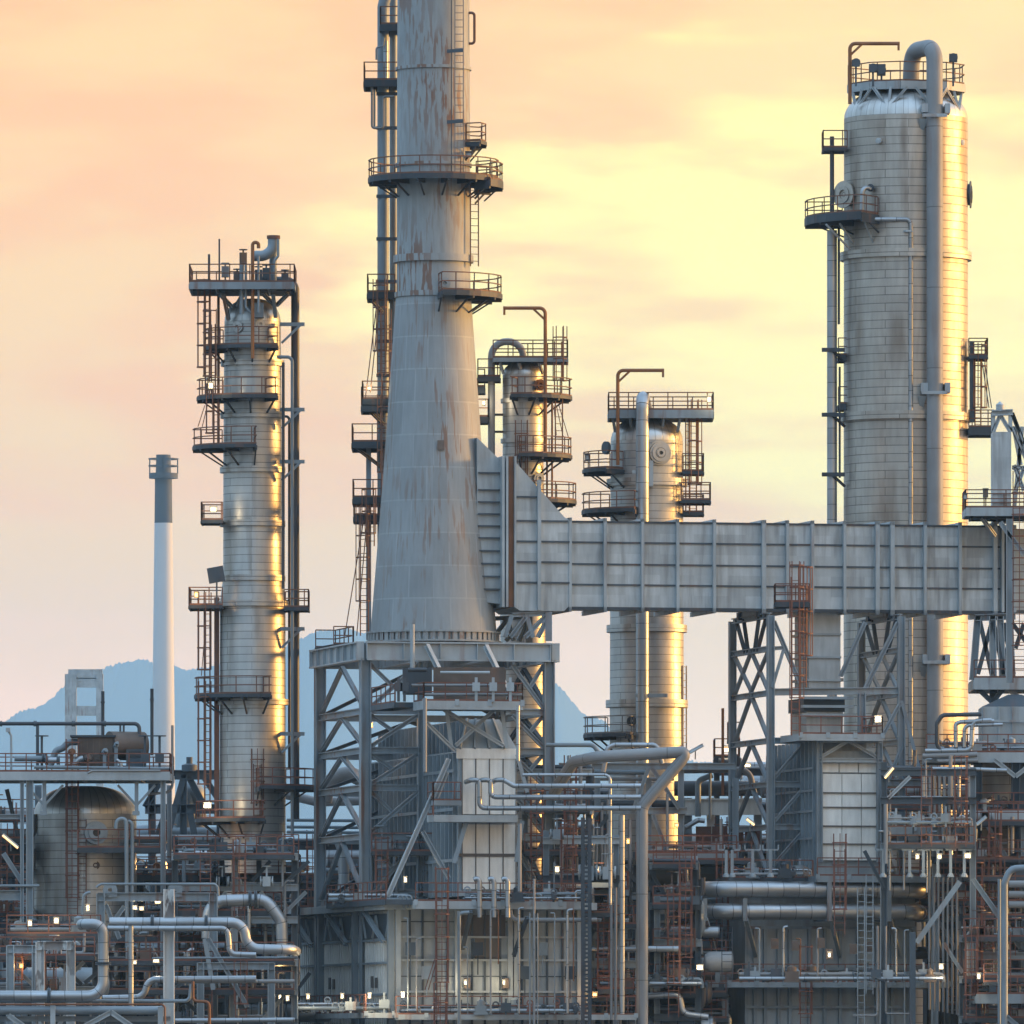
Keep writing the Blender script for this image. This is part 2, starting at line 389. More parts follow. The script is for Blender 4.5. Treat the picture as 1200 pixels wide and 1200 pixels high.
def manway(root, x, y, Y, r, axis=(0, -1, 0), proud=.5, mt='clad', lid=True):
    """flanged manway: short neck, flange and blind cover"""
    b = MB(); p = P(x, y, Y); q = m(r, Y); ax = V(axis).normalized(); b.lathe(p-ax*proud, [(q*.78, 0), (q*.78, proud*.8), (q, proud*.8), (q, proud), (q*.62, proud), (q*.62, proud+.06), (q*.36, proud+.06), (q*.34, proud-.05), (.01, proud-.05)], 28, axis=ax)
    return b.build('manway', mt, root)
def ppipe(root, pts, Y, r, mt='pipe_clad', bend=None, name='riser_pipe', seg=12):
    """pts: (px, row[, dy])"""
    b = MB(); q = m(r, Y); b.tube([P(p[0], p[1], Y)+V((0, p[2] if len(p) > 2 else 0, 0)) for p in pts], q, seg, bend=q*2.2 if bend is None else bend)
    return b.build(name, mt, root)
def pipe(label, pts, Y, r, mt='pipe_clad', bend=None, flanges=(), group=None, name='pipe', seg=12):
    """free pipe: its own thing"""
    b = MB(); q = m(r, Y); w_ = [P(p[0], p[1], Y)+V((0, p[2] if len(p) > 2 else 0, 0)) for p in pts]
    b.tube(w_, q, seg, bend=q*2.4 if bend is None else bend); o = one(name, b, mt, label, 'pipe', group)
    for i, t in flanges:
        f = MB(); a, c = w_[i], w_[i+1]; d = (c-a).normalized(); f.lathe(a.lerp(c, t)-d*.09, [(q*.9, 0), (q*1.5, 0), (q*1.5, .07), (q*1.2, .08), (q*1.2, .10), (q*1.5, .11), (q*1.5, .18), (q*.9, .18)], 14, axis=d); f.build('flange', 'steel_mid', o)
    return o
LAMPS = 0
def lamp(label, x, y, Y, wpx=5, hpx=5, col='lamp_warm', post=None, glow=0):
    p = P(x, y, Y); a, b_ = m(wpx, Y)*.4, m(hpx, Y)*.4
    t = thing('work_lamp', label, 'lamp', p-Z3*b_, 'work lamps around the plant')
    h = MB(); h.box(p.x-a-.05, p.x+a+.05, p.y, p.y+.22, p.z-b_-.05, p.z+b_+.05)
    h.box(p.x-a-.07, p.x+a+.07, p.y-.14, p.y+.24, p.z+b_+.05, p.z+b_+.09); h.bar((p.x, p.y+.2, p.z), (p.x, p.y+.7, p.z-.1), .06)
    if post: h.bar((p.x, p.y+.25, p.z-post), (p.x, p.y+.25, p.z+.1), .07, up=(0, 1, 0))
    h.build('housing', 'lamp_box', t)
    e = MB(); e.box(p.x-a, p.x+a, p.y-.04, p.y-.003, p.z-b_, p.z+b_); e.build('lens', col, t)
    glow = max(glow, 26) if col != 'steel_light' and col != 'machine' else 0
    if glow:
        l_ = bpy.data.lights.new('lamp_light', 'POINT'); l_.energy = glow*.8; l_.color = (1, .8, .5) if col != 'lamp_amber' else (1, .55, .2); l_.shadow_soft_size = .2
        q = bpy.data.objects.new('lamp_light', l_); COL.objects.link(q); q.location = V((0, -.5, b_)); q.parent = t
def tubelamp(label, x0, y0, x1, y1, Y, col='lamp_warm', lit=True):
    p, q = P(x0, y0, Y), P(x1, y1, Y); t = thing('tube_lamp', label, 'lamp', (p+q)/2, 'tube lamps around the plant')
    h = MB(); h.bar(p+Z3*.06+V((0, .16, 0)), q+Z3*.06+V((0, .16, 0)), .26, .2); h.bar((p+q)/2+V((0, .2, 0)), (p+q)/2+V((0, .7, -.5)), .07); h.build('housing', 'steel_light', t)
    e = MB(); e.tube([p, q], .06, 8); e.build('tube', col if lit else 'steel_light', t)

# ---- a plan grid turned like the plant: u along the fronts, v going back
CA, SA = math.cos(R(13)), math.sin(R(13))
E1, E2 = V((CA, SA, 0)), V((-SA, CA, 0))
class Grid:
    def __init__(s, px=None, Y=0, o=None): s.o = V(o) if o is not None else gz(px, Y); s.o.z = 0
    def z(s, py): return EYE+(HY-py)/20*(D+s.o.y)/D
    def at(s, u, v, py=None, z=0): 
        p = s.o+E1*u+E2*v; p.z = s.z(py) if py is not None else z; return p
    def u(s, px, v=0): k = (px-600)/20/D; return (k*(D+s.o.y+v*CA)-s.o.x+v*SA)/(CA-k*SA)
    def v(s, px, u=0): k = (px-600)/20/D; return (s.o.x+u*CA-k*(D+s.o.y+u*SA))/(SA+k*CA)
    def box(s, b, u0, u1, v0, v1, z0, z1, mi=0): b.obox(s.at(u0, v0, z=z0), E1*(u1-u0), E2*(v1-v0), Z3*(z1-z0), mi)
    def deck(s, root, u0, u1, v0, v1, py, sides='fl', rail='rail_red', edge='steel_light', thick=.42, brackets=True, post=1.25, name='platform'):
        z = s.z(py); b = MB(); s.box(b, u0+.06, u1-.06, v0+.06, v1-.06, z-.08, z)
        for a, c in (((u0, v0), (u1, v0)), ((u1, v0), (u1, v1)), ((u1, v1), (u0, v1)), ((u0, v1), (u0, v0))):
            b.bar(s.at(*a, z=z-thick/2+.05), s.at(*c, z=z-thick/2+.05), .12, thick, mi=1)
        k = max(1, int((u1-u0)/1.6))
        for i in range(1, k): uu = u0+(u1-u0)*i/k; b.bar(s.at(uu, v0+.06, z=z-thick/2), s.at(uu, v1-.06, z=z-thick/2), .1, thick*.7, mi=1)
        if brackets:
            for i in range(k+1): uu = u0+(u1-u0)*i/k; b.bar(s.at(uu, v0-.08, z=z-thick*.45), s.at(uu, v0-.08, z=z+.14), .24, .06, up=(0, 1, 0), mi=1)
        o = b.build(name, ['grating', edge], root); rb = MB()
        C = {'f': ((u0, v0), (u1, v0)), 'r': ((u1, v0), (u1, v1)), 'b': ((u1, v1), (u0, v1)), 'l': ((u0, v1), (u0, v0))}
        for q in sides: rb.rail([s.at(*C[q][0], z=z), s.at(*C[q][1], z=z)], sp=post)
        if sides: rb.build('railing', rail, o)
        return o
def member(root, name, p, q, w, h=None, mt='steel', hsec=True, up=None, t=.06):
    b = MB()
    if hsec: b.hb(p, q, w, h, t, up)
    else: b.bar(p, q, w, h, up)
    return b.build(name, mt, root)

# ------------------------------------------------------------------ ground, hills
b = MB(); n = 24
xs = [-30000+60000*i/n for i in range(n+1)]; ys = [-1200+ (42000)*(j/n)**2 for j in range(n+1)]
b.add([(x, y, 0) for y in ys for x in xs], [(j*(n+1)+i, j*(n+1)+i+1, (j+1)*(n+1)+i+1, (j+1)*(n+1)+i) for j in range(n) for i in range(n)])
struct(b.build('ground', 'ground'))
def hills(Y, prof, wob, depth=4500):
    b = MB(); random.seed(int(Y)); rows = [(-1, 0), (-.7, .3), (-.45, .58), (-.2, .84), (-.02, .975), (0, 1), (.4, .7), (1, 0)]; nx = 1600
    x0, x1 = prof[0][0], prof[-1][0]; vs = []
    ph = [random.random()*6.28 for _ in range(8)]
    for i in range(nx+1):
        x = x0+(x1-x0)*i/nx
        for (a, ya), (c, yc) in zip(prof, prof[1:]):
            if a <= x <= c: t = (x-a)/(c-a); t = t*t*(3-2*t); y = ya+(yc-ya)*t; break
        ys_ = y; y += wob*(math.sin(x*.09+ph[0])*.6+math.sin(x*.21+ph[1])*.5+math.sin(x*.53+ph[2])*.3+math.sin(x*1.3+ph[3])*.3+math.sin(x*2.1+ph[4])*.25+math.sin(x*.87+ph[5])*math.sin(x*.31+ph[6])*.6)
        top = P(x, y, Y); zs_ = P(x, ys_, Y).z
        for t, hh in rows:
            k = hh
            vs.append(V((top.x, Y+t*depth, (top.z if t == 0 else zs_)*k-2*(hh == 0))))
    n = len(rows); b.add(vs, [(i*n+j, (i+1)*n+j, (i+1)*n+j+1, i*n+j+1) for i in range(nx) for j in range(n-1)], smooth=True)
    return struct(b.build('hills', 'hill'))
hills(24000, [(-260, 930), (-120, 880), (0, 846), (40, 829), (85, 801), (130, 779), (165, 774), (200, 779), (223, 786), (255, 779), (300, 770), (340, 754), (372, 741), (400, 736), (440, 744), (520, 760), (600, 778), (650, 803), (690, 838), (740, 868), (830, 893), (960, 905), (1200, 918), (1450, 940)], 1.8)

# ------------------------------------------------------------------ far chimney and far frame
Y = 3600
t = thing('far_chimney', 'pale distant chimney with a dark top band, before the hills', 'chimney', gz(192, Y))
shell(t, 191.5, Y, [(10.5, 613), (13.5, 880)], 'chimney_white', name='shaft', seg=32)
b = MB(); b.lathe(gz(191.5, Y), [(m(10.5, Y), P(0, 613, Y).z), (m(10, Y), P(0, 557, Y).z), (m(9, Y), P(0, 555, Y).z), (m(8.5, Y), P(0, 533, Y).z), (m(7, Y), P(0, 533, Y).z)], 32); b.build('top_band', 'chimney_dark', t)
b = MB(); z = P(0, 555, Y).z; b.sector(gz(191.5, Y), m(9, Y), m(17, Y), 0, 2*math.pi, z-2, z)
b.rail([gz(191.5, Y)+V((math.sin(a*.3927)*m(17, Y), -math.cos(a*.3927)*m(17, Y), z)) for a in range(17)], h=6, sp=10, r=.5); b.build('platform', 'chimney_dark', t)
Y = 2600
t = thing('steel_gantry', 'hazy steel gantry tower standing far off left of the pale chimney', 'tower', gz(100, Y))
for dy in (0, 20):
    for x in (83, 117):
        b = MB(); b.bar(P(x, 790, Y+dy), V((P(x, 0, Y+dy).x, Y+dy, 0)), 2.2 if x > 100 else 3.6, up=(0, 1, 0)); b.build('post', 'steel_light', t)  # pale steel puts the distance haze into the gantry colour
    for y in (790, 800, 833): b = MB(); b.bar(P(80, y, Y+dy), P(120, y, Y+dy), 1.6, 3); b.build('beam', 'steel_light', t)

# ------------------------------------------------------------------ STACK and its frame
FA = Grid(428, 0)                       # front left corner of the stack frame
fw = FA.u(643); fd = FA.v(375)
SC = FA.at(fw/2, fd*.55); SX, SY = SC.x, SC.y
scx = 600+SX*20*D/(D+SY)                # picture column of the stack axis
CX = 508
SX = P(CX, 0, SY).x; SC = V((SX, SY, 0)); Y = SY
stk = thing('smoke_stack', 'tall grey tapering chimney stack with rust patches, on the blue steel frame', 'chimney', V((SX, SY, FA.z(752))))
zz = lambda y: P(CX, y, SY).z
b = MB(); b.lathe(SC, [(m(43.5, Y), zz(345)), (m(43, Y), zz(308)), (m(43, Y), zz(190)), (m(42, Y), zz(-60))], 96); b.build('upper_shaft', 'stack_paint', stk)
b = MB(); b.lathe(SC, [(m(74, Y), zz(742)), (m(58.5, Y), zz(550)), (m(44, Y), zz(346))], 96); b.build('cone', 'stack_cone', stk)
for r, y, h in ((47, 304, .42), (46, 346, .3), (44.5, 81, .18), (45, 194, .2)):
    b = MB(); q = m(r, Y); b.lathe(SC, [(q-.5, zz(y)-h/2), (q, zz(y)-h/2), (q, zz(y)+h/2), (q-.5, zz(y)+h/2)], 96); b.build('flange_ring', 'stack_paint', stk)
b = MB(); b.lathe(SC, [(m(70, Y), zz(754)), (m(80, Y), zz(754)), (m(80, Y), zz(752)), (m(75, Y), zz(752)), (m(75, Y), zz(743)), (m(79, Y), zz(743)), (m(79, Y), zz(741)), (m(70, Y), zz(741))], 96)
for i in range(56):
    a = i*2*math.pi/56; d = V((math.sin(a), -math.cos(a), 0)); b.bar(SC+d*m(77, Y)+Z3*zz(752), SC+d*m(77, Y)+Z3*zz(743), .05, .3, up=d.cross(Z3))
b.build('base_flange', 'stack_paint', stk)
b = MB(); aplat(stk, CX, Y, 210, 44, 76, -180, 180, thick=.26)
aplat(stk, CX, Y, 346, 46, 80, 8, 150, thick=.26)
aplat(stk, CX, Y, 168, 43, 62, 62, 120)
aplat(stk, CX, Y, 214, 60, 81, 55, 125, thick=.4)
ladder(stk, 538, Y-m(44, Y), 204, -60, 0, False, 'rail_grey', w=.5)
b = MB(); b.bar(P(529, 205, Y-m(43, Y)), P(529, -60, Y-m(43, Y)), .06, up=(0, 1, 0))
for y in (60, 143): b.bar(P(524, y, Y-m(42.5, Y)), P(543, y-1, Y-m(46, Y)), .1, .2)
b.build('ladder_bracket', 'steel_mid', stk)
ladder(stk, 556, Y-1.0, 312, 215, 20, False, 'rail_rust')
ppipe(stk, [(549, 15), (556, 15), (556, 51), (549, 51)], Y-.4, 1.6, 'rail_rust', name='loop_pipe')
b = MB(); p = P(511, 525, SY); q = .9; r_ = m(57, Y); b.box(p.x+.1, p.x+.5, SY-r_-.1, SY-r_+.4, p.z-.28, p.z+.28); b.build('inspection_hatch', 'machine', stk)
lamp('small lamp box on the right rim of the big stack platform', 549, 181, SY-1.6, 7, 5, 'steel_light')
manway(stk, 521, 332, Y-m(43, Y), 7, (.25, -1, 0), .35, 'stack_paint')

frame = thing('stack_frame', 'blue grey braced steel frame carrying the tall rusty stack', 'steel frame', FA.o)
TOP, BOT = FA.z(753), 0
for u, v in ((0, 0), (fw, 0), (0, fd), (fw, fd)):
    member(frame, 'leg', FA.at(u, v, z=0), FA.at(u, v, z=TOP-.02), .62, .62, up=E1, t=.07)
member(frame, 'leg', FA.at(fw*.30, 0, z=FA.z(1055)), FA.at(fw*.30, 0, z=FA.z(775)), .35, .35, up=E1)
gt, gb = FA.z(752), FA.z(774); gm = (gt+gb)/2
gd = [((0, -.35), (fw, -.35)), ((0, fd+.35), (fw, fd+.35)), ((-.36, -.3), (-.36, fd+.3)), ((fw+.36, -.3), (fw+.36, fd+.3)), ((fw*.33, .05), (fw*.33, fd)), ((fw*.66, .05), (fw*.66, fd))]
for k, (a, c) in enumerate(gd):
    g = MB(); g.hb(FA.at(*a, z=gm), FA.at(*c, z=gm), .5, gt-gb, .09)
    if k < 4:
        pa, pc = FA.at(*a, z=gb+.1), FA.at(*c, z=gb+.1); nn = int((pc-pa).length/1.9)
        for i in range(nn+1): p = pa.lerp(pc, i/nn); g.bar(p, p+Z3*(gt-gb-.2), .45, .05, up=(pc-pa))
    g.build('girder', 'steel_light', frame)
LV = [FA.z(y) for y in (833, 879, 923, 980, 1055)]
for z in LV:
    member(frame, 'beam', FA.at(.32, 0, z=z), FA.at(fw*.30 if z > LV[3]+.1 else fw, 0, z=z), .3, .4)
    if z > LV[3]+.1: member(frame, 'beam', FA.at(fw*.82, 0, z=z), FA.at(fw-.32, 0, z=z), .3, .4)
    for a, c in (((0, .32), (0, fd-.32)), ((.32, fd), (fw-.32, fd)), ((fw, .32), (fw, fd-.32))): member(frame, 'beam', FA.at(*a, z=z), FA.at(*c, z=z), .3, .4)
zs = [gb]+LV
for i, (za, zb) in enumerate(zip(zs, zs[1:])):
    za -= .2; zb += .2
    for (u, du) in ((0, 0), (fw, 0)):
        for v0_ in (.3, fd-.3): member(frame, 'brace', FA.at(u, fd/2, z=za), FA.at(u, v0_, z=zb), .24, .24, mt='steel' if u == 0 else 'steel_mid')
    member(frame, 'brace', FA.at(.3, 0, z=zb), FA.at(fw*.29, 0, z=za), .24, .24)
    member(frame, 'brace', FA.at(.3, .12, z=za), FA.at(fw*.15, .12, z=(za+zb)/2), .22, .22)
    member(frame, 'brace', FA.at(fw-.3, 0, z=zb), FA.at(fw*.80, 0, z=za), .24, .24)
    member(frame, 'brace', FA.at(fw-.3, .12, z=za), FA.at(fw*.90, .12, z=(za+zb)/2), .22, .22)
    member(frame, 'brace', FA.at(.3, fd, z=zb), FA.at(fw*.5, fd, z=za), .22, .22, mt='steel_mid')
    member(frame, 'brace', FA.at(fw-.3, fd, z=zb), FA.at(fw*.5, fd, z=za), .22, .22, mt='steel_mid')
for x0, x1 in ((497, 517), (566, 585)): member(frame, 'strut', FA.at(FA.u(x0), -.7, 756), FA.at(FA.u(x1), -2.4, 812), .26, .26, mt='steel_light')
b = MB(); b.tube([FA.at(FA.u(479), -1, 732), FA.at(FA.u(479), -1, 785)], .14, 10); b.build('vent_post', 'steel_light', frame)
o = FA.deck(frame, FA.u(402, fd), .2, fd-3, fd+2.2, 748, 'flb', 'rail_rust', 'steel_dark', .3, False)

# upright exhaust riser left of the stack
Y = SY+5; rt = thing('exhaust_riser', 'slim grey riser pipes with stepped platforms, left of the rusty stack', 'pipe riser', P(448, 748, Y))
ppipe(rt, [(449, 750), (449, 8), (458, -30)], Y, 7, 'pipe_blue')
ppipe(rt, [(461, 700), (461, -40)], Y+1, 4.5, 'pipe_blue'); ppipe(rt, [(439, 150), (439, 105)], Y-1, 1.4, 'pipe_blue')
ppipe(rt, [(452, 98), (452, 48)], Y-.6, 3, 'pipe_clad'); ppipe(rt, [(441, 70), (441, 56), (449, 54), (450, 44)], Y-.8, 1.2, 'pipe_blue')
ppipe(rt, [(462, 113), (449, 113), (449, 150), (436, 150), (436, 100)], Y-1.1, 1.5, 'pipe_grey')
for x0, x1, y, dy in ((427, 468, 97, 2), (446, 470, 32, 2), (431, 463, 345, 2.2), (425, 458, 470, 2.2), (424, 456, 477, 1.8), (413, 454, 520, 3.2), (414, 447, 585, 2.4), (415, 447, 606, 1.6)): bplat(rt, x0, x1, Y, -1.4, dy, y, sides='lf', thick=.4)
for k, (xa, ya, xb, yb) in enumerate(((416, 524, 448, 548), (430, 478, 450, 498), (426, 470, 444, 486), (434, 350, 448, 366))): member(rt, 'brace', P(xa, ya, Y-1.3), P(xb, yb, Y-.4), .18, .18, mt='steel_dark')
member(rt, 'post', P(432, 522, Y), P(432, 750, Y), .3, .3); member(rt, 'post', P(447, 522, Y+2), P(447, 750, Y+2), .3, .3)
for y0, y1, x in ((440, 345, 447), (462, 380, 452), (745, 610, 427), (640, 590, 434), (585, 480, 452)): ladder(rt, x, Y-1.6, y0, y1, -20, True)
for xa, ya, xb, yb in ((426, 610, 404, 745), (430, 610, 418, 745), (441, 360, 428, 468), (444, 360, 434, 460)): b = MB(); b.bar(P(xa, ya, Y-2), P(xb, yb, Y-2), .06); b.build('guy_cable', 'rail_rust', rt)
for y in (110, 150, 230, 280, 330, 400, 440): b = MB(); b.bar(P(441, y, Y-.3), P(466, y, Y-.3), .14, .2); b.build('pipe_clamp', 'steel_mid', rt)
lamp('warm lamp under the lowest rail of the slim riser left of the stack', 433, 455, Y-1.6, 5, 3)

# ------------------------------------------------------------------ LEFT COLUMN
Y = 14; cx = 296; c = thing('distillation_column', 'slender silver column with stepped platforms, left of the stack', 'column', gz(cx, Y))
shell(c, cx, Y, [(33, 378), (33.5, 430), (34.3, 540), (34.5, 676), (38.5, 708), (38.8, 1010)], 'clad', 350)
bands(c, cx, Y, [(33.5, 426), (34, 487), (34.5, 551), (34.5, 614), (34.5, 678), (38.5, 708), (38.8, 823)])
bplat(c, 224, 346, Y, -3.2, 2.5, 336, sides='lrfb', thick=.42, edge='steel')
for xa, ya, xb, yb in ((262, 345, 268, 375), (320, 345, 323, 372), (308, 344, 322, 358), (338, 344, 324, 358), (258, 345, 272, 360), (285, 345, 277, 358)): member(c, 'brace', P(xa, ya, Y-2), P(xb, yb, Y-1.3), .2, .2)
ppipe(c, [(320, 340), (320, 305), (322, 278)], Y-1, 4.5, 'pipe_blue', name='vent_pipe'); ppipe(c, [(297, 300), (310, 300), (320, 292), (320, 277)], Y-1.6, 6.3, 'pipe_blue', name='vent_pipe')
b = MB(); b.lathe(P(320.5, 278, Y-1.6), [(m(6), -.1), (m(8), -.1), (m(8), .1), (m(6), .1)], 20); b.build('vent_flange', 'rail_rust', c)
ppipe(c, [(326, 280), (326, 300), (322, 305), (321, 318)], Y-2, 1.6, 'pipe_blue', name='vent_pipe')
ppipe(c, [(296, 420), (296, 284), (303, 284), (303, 291)], Y-2.9, 2.1, 'davit_paint', name='davit', bend=.25)
ppipe(c, [(283, 368), (283, 310)], Y-2.6, 2.6, 'pipe_blue'); ppipe(c, [(288, 310), (288, 360), (296, 368), (296, 385)], Y-2.7, 1.6, 'pipe_blue')
ppipe(c, [(302, 329, 0), (346, 329, 0), (346, 960, 0)], Y, 5, 'pipe_dark', bend=.6, name='overhead_pipe')
ppipe(c, [(325, 420, -1.2), (343, 420, -1.2), (343, 980, -1.2)], Y-.6, 2, 'pipe_blue', bend=.3); ppipe(c, [(331, 488), (339, 488), (339, 900)], Y+.3, 1.6, 'pipe_dark', bend=.2)
ppipe(c, [(332, 425), (332, 690)], Y-1.5, 1.8, 'pipe_dark'); ppipe(c, [(303, 366), (303, 300)], Y-3, 1.5, 'pipe_blue')
for y in (380, 480, 541, 737, 860): b = MB(); b.bar(P(328, y, Y-1), P(357, y, Y-1), .16, .22); b.bar(P(330, y+22, Y-1), P(352, y+1, Y-1), .14); b.build('pipe_support', 'steel', c)
for x, y, r_, ax in ((278, 383, 6.5, (-.4, -1, 0)), (305, 380, 6, (.3, -1, 0)), (277, 795, 9, (-.5, -1, 0))): manway(c, x, y, Y-m(32, Y), r_, ax, .4)
b = MB(); b.box(P(299, 0, Y).x, P(310, 0, Y).x, Y-m(34, Y)-.5, Y-m(30, Y), P(0, 375, Y).z, P(0, 358, Y).z); b.build('lifting_lug', 'steel', c)
aplat(c, cx, Y, 408, 34, 56, -95, 33); aplat(c, cx, Y, 467, 34, 65, -92, 28); aplat(c, cx, Y, 525, 35, 70, -92, 5)
bplat(c, 237, 262, Y, -2, 1, 612, sides='lfb'); bplat(c, 223, 262, Y, -2.5, 1.5, 712, sides='lfb'); bplat(c, 334, 362, Y, -2, 1, 714, sides='frb')
aplat(c, cx, Y, 816, 39, 68, -95, 20); aplat(c, cx, Y, 923, 39, 73, 8, 80, rail='rail_red'); aplat(c, cx, Y, 961, 39, 67, -100, 14, rail='rail_red')
for x, y0, y1, aa in ((243, 467, 345, -60), (250, 467, 380, -60), (253, 525, 467, -60), (243, 816, 712, -50), (243, 962, 816, -50), (302, 961, 895, 0)): ladder(c, x, Y-2, y0, y1, aa, True)
b = MB()
for x, y0, y1, w_ in ((254, 700, 960, .3), (256, 345, 525, .16)): b.bar(P(x, y0, Y-.5), P(x, y1, Y-.5), w_, up=(0, 1, 0))
b.build('stringer', 'rail_rust', c)
for xa, ya, xb, yb in ((240, 475, 232, 500), (243, 475, 237, 500), (241, 730, 236, 792)): b = MB(); b.bar(P(xa, ya, Y-2), P(xb, yb, Y-2), .05); b.build('guy_cable', 'rail_rust', c)
for x, y0, y1 in ((257, 280, 335), (245, 298, 335)): b = MB(); b.bar(P(x, y0, Y-2.6), P(x, y1, Y-2.6), .1 if x > 250 else .14, up=(0, 1, 0)); b.build('lightning_rod', 'steel_dark', c)
for x, y, mt_ in ((285, 302, 'machine'), (264, 318, 'steel'), (278, 325, 'machine'), (303, 322, 'steel_mid'), (312, 320, 'steel_mid'), (334, 326, 'steel_mid')):
    b = MB(); p = P(x, y, Y-2); b.box(p.x-.22, p.x+.22, p.y-.2, p.y+.2, p.z-.35, p.z+.3); b.lathe(p+Z3*.45, [(.01, 0), (.25, 0), (.25, .06), (.01, .06)], 12); b.bar(p-Z3*.75, p+Z3*.5, .1, up=(0, 1, 0)); b.build('valve', mt_, c)
lamp('lit lamp at the railing near the top of the slender left column', 247, 452, Y-3.2, 5, 7)
lamp('lit lamp on the tiny bracket platform, mid height of the slender left column', 250, 597, Y-2.2, 8, 5)
lamp('lit lamp at far left rail of the slender column, below its grey floodlight', 230, 697, Y-2.7, 4, 6, 'lamp_amber')
lamp('lit lamp on the lowest left platform of the slender column', 243, 944, Y-3.6, 9, 5, 'lamp_white', glow=80)
b = MB(); p = P(254, 675, Y-2.5); b.obox(p+V((-.45, 0, -.45)), V((.95, 0, .18)), V((0, .5, 0)), V((-.15, 0, .9))); b.bar(p, p-Z3*1.7, .1, up=(0, 1, 0)); one('floodlight', b, 'steel_mid', 'unlit grey floodlight tilted on a post, left of the slender column', 'floodlight')

# ------------------------------------------------------------------ COLUMN BEHIND THE STACK
Y = 20.6; cx = 613; c = thing('distillation_column', 'thin silver column behind the right side of the stack, with orange davit', 'column', gz(cx, Y))
shell(c, cx, Y, [(24, 440), (24, 600), (27, 640), (27, 1000)], 'clad', 424); bands(c, cx, Y, [(24, 517), (24, 470)], h=.25, out=.12)
ppipe(c, [(613, 425, -.2), (613, 401, -.5), (576, 401, -.5), (576, 700, -.5)], Y, 4.2, 'pipe_grey', bend=.9, name='overhead_pipe')
bplat(c, 578, 665, Y, -1.6, 1.4, 422, sides='frb', thick=.25, edge='steel'); aplat(c, cx, Y, 466, 25, 57, -15, 110); aplat(c, cx, Y, 535, 25, 57, -5, 110); aplat(c, cx, Y, 588, 25, 62, 5, 110)
davit(c, 639, Y-1.8, 530, 361, 591); ladder(c, 654, Y-1.4, 466, 400, 30); ladder(c, 655, Y-1.4, 535, 466, 30, False); ladder(c, 611, Y-1.5, 580, 510, 0, True)
manway(c, 633, 451, Y-m(22, Y), 7, (.6, -1, 0), .4, 'pipe_rust'); manway(c, 632, 561, Y-m(22, Y), 7, (.6, -1, 0), .4)
for xa, ya, xb, yb in ((655, 475, 666, 512), (652, 475, 660, 512), (649, 475, 652, 510)): b = MB(); b.bar(P(xa, ya, Y-2), P(xb, yb, Y-2), .05); b.build('guy_cable', 'rail_rust', c)
bplat(c, 560, 586, Y, -.8, 1, 443, sides='lf', thick=.3); bplat(c, 560, 572, Y, -.8, 1, 490, sides='lfr', thick=.4); bplat(c, 560, 568, Y, -.8, 1, 455, sides='lfr', thick=.4)
for x in (586, 608, 632): member(c, 'bracket', P(x, 425, Y-1.3), P(x+4, 438, Y-1), .14, .14)
ppipe(c, [(647, 470), (647, 600)], Y-1, 1.2, 'pipe_rust'); ppipe(c, [(641, 530), (641, 600)], Y-1, 1.2, 'pipe_rust')
b = MB()
for y in (486, 506): b.bar(P(574, y, Y-.5), P(592, y, Y-.2), .14)
b.build('pipe_support', 'steel_dark', c)
lamp('lit lamp left of the thin column, behind the stack edge', 567, 472, Y-1, 3, 5)

# ------------------------------------------------------------------ MIDDLE COLUMN
Y = 26; cx = 758; c = thing('distillation_column', 'silver column rising behind the long duct, with orange davit and round nozzle', 'column', gz(cx, Y))
shell(c, cx, Y, [(42.5, 518), (43, 700), (44, 1000)], 'clad', 489); bands(c, cx, Y, [(43, 566), (43, 737), (44, 825)], h=.45, out=.22)
ppipe(c, [(757, 478, .6), (752, 466, -3.0), (752, 1060, -3.1)], Y, 7.6, 'pipe_clad', bend=.8, name='overhead_pipe', seg=20)
b = MB(); p = P(772, 531, Y-m(40, Y)); 
for r0, r1, h in ((13, 15, .12), (11, 13, .3), (6, 10.5, .42), (3, 5, .5)): b.lathe(p, [(m(r0)*.8, 0), (m(r1), 0), (m(r1), h), (m(r0)*.8, h)], 32, axis=V((.3, -1, 0)))
b.lathe(p, [(m(11), 0), (m(11), .2), (.01, .2)], 32, axis=V((.3, -1, 0))); b.build('round_nozzle', 'clad', c)
bplat(c, 713, 835, Y, -2.4, 1.8, 484, sides='lrfb', thick=.5, edge='steel'); davit(c, 724, Y-2.5, 545, 434, 777)
aplat(c, cx, Y, 552, 43, 75, -100, -40); aplat(c, cx, Y, 600, 43, 76, -95, -12); bplat(c, 799, 824, Y, -1.2, 1, 554, sides='frb'); bplat(c, 798, 832, Y, -1.4, 1.2, 588, sides='frb'); bplat(c, 800, 824, Y, -1, 1, 602, sides='frb')
aplat(c, cx, Y, 862, 45, 74, -95, -20, rail='rail_grey')
ladder(c, 812, Y-1, 602, 486, 30, True); ladder(c, 802, Y-.6, 900, 780, 60, False, 'rail_grey'); ladder(c, 806, Y-1, 600, 495, 60, False)
b = MB(); b.bar(P(741, 553, Y-3), P(760, 553, Y-3), .16, .2); b.bar(P(744, 815, Y-3.2), P(782, 815, Y-3.2), .18, .22); b.bar(P(762, 540, Y-2.6), P(762, 570, Y-2.6), .35, .5); b.build('pipe_support', 'steel_light', c)
for x in (718, 738, 778, 797): member(c, 'bracket', P(x, 489, Y-2), P(x+(3 if x < 757 else -3), 506, Y-1.4), .15, .15)
b = MB(); p = P(712, 525, Y-1); b.lathe(p, [(.01, 0), (m(8), 0), (m(8), .2), (.01, .2)], 20, axis=V((-1, -.6, 0))); b.build('manway', 'steel_mid', c)
manway(c, 740, 845, Y-m(40, Y), 6, (-.4, -1, 0), .5, 'pipe_dark')
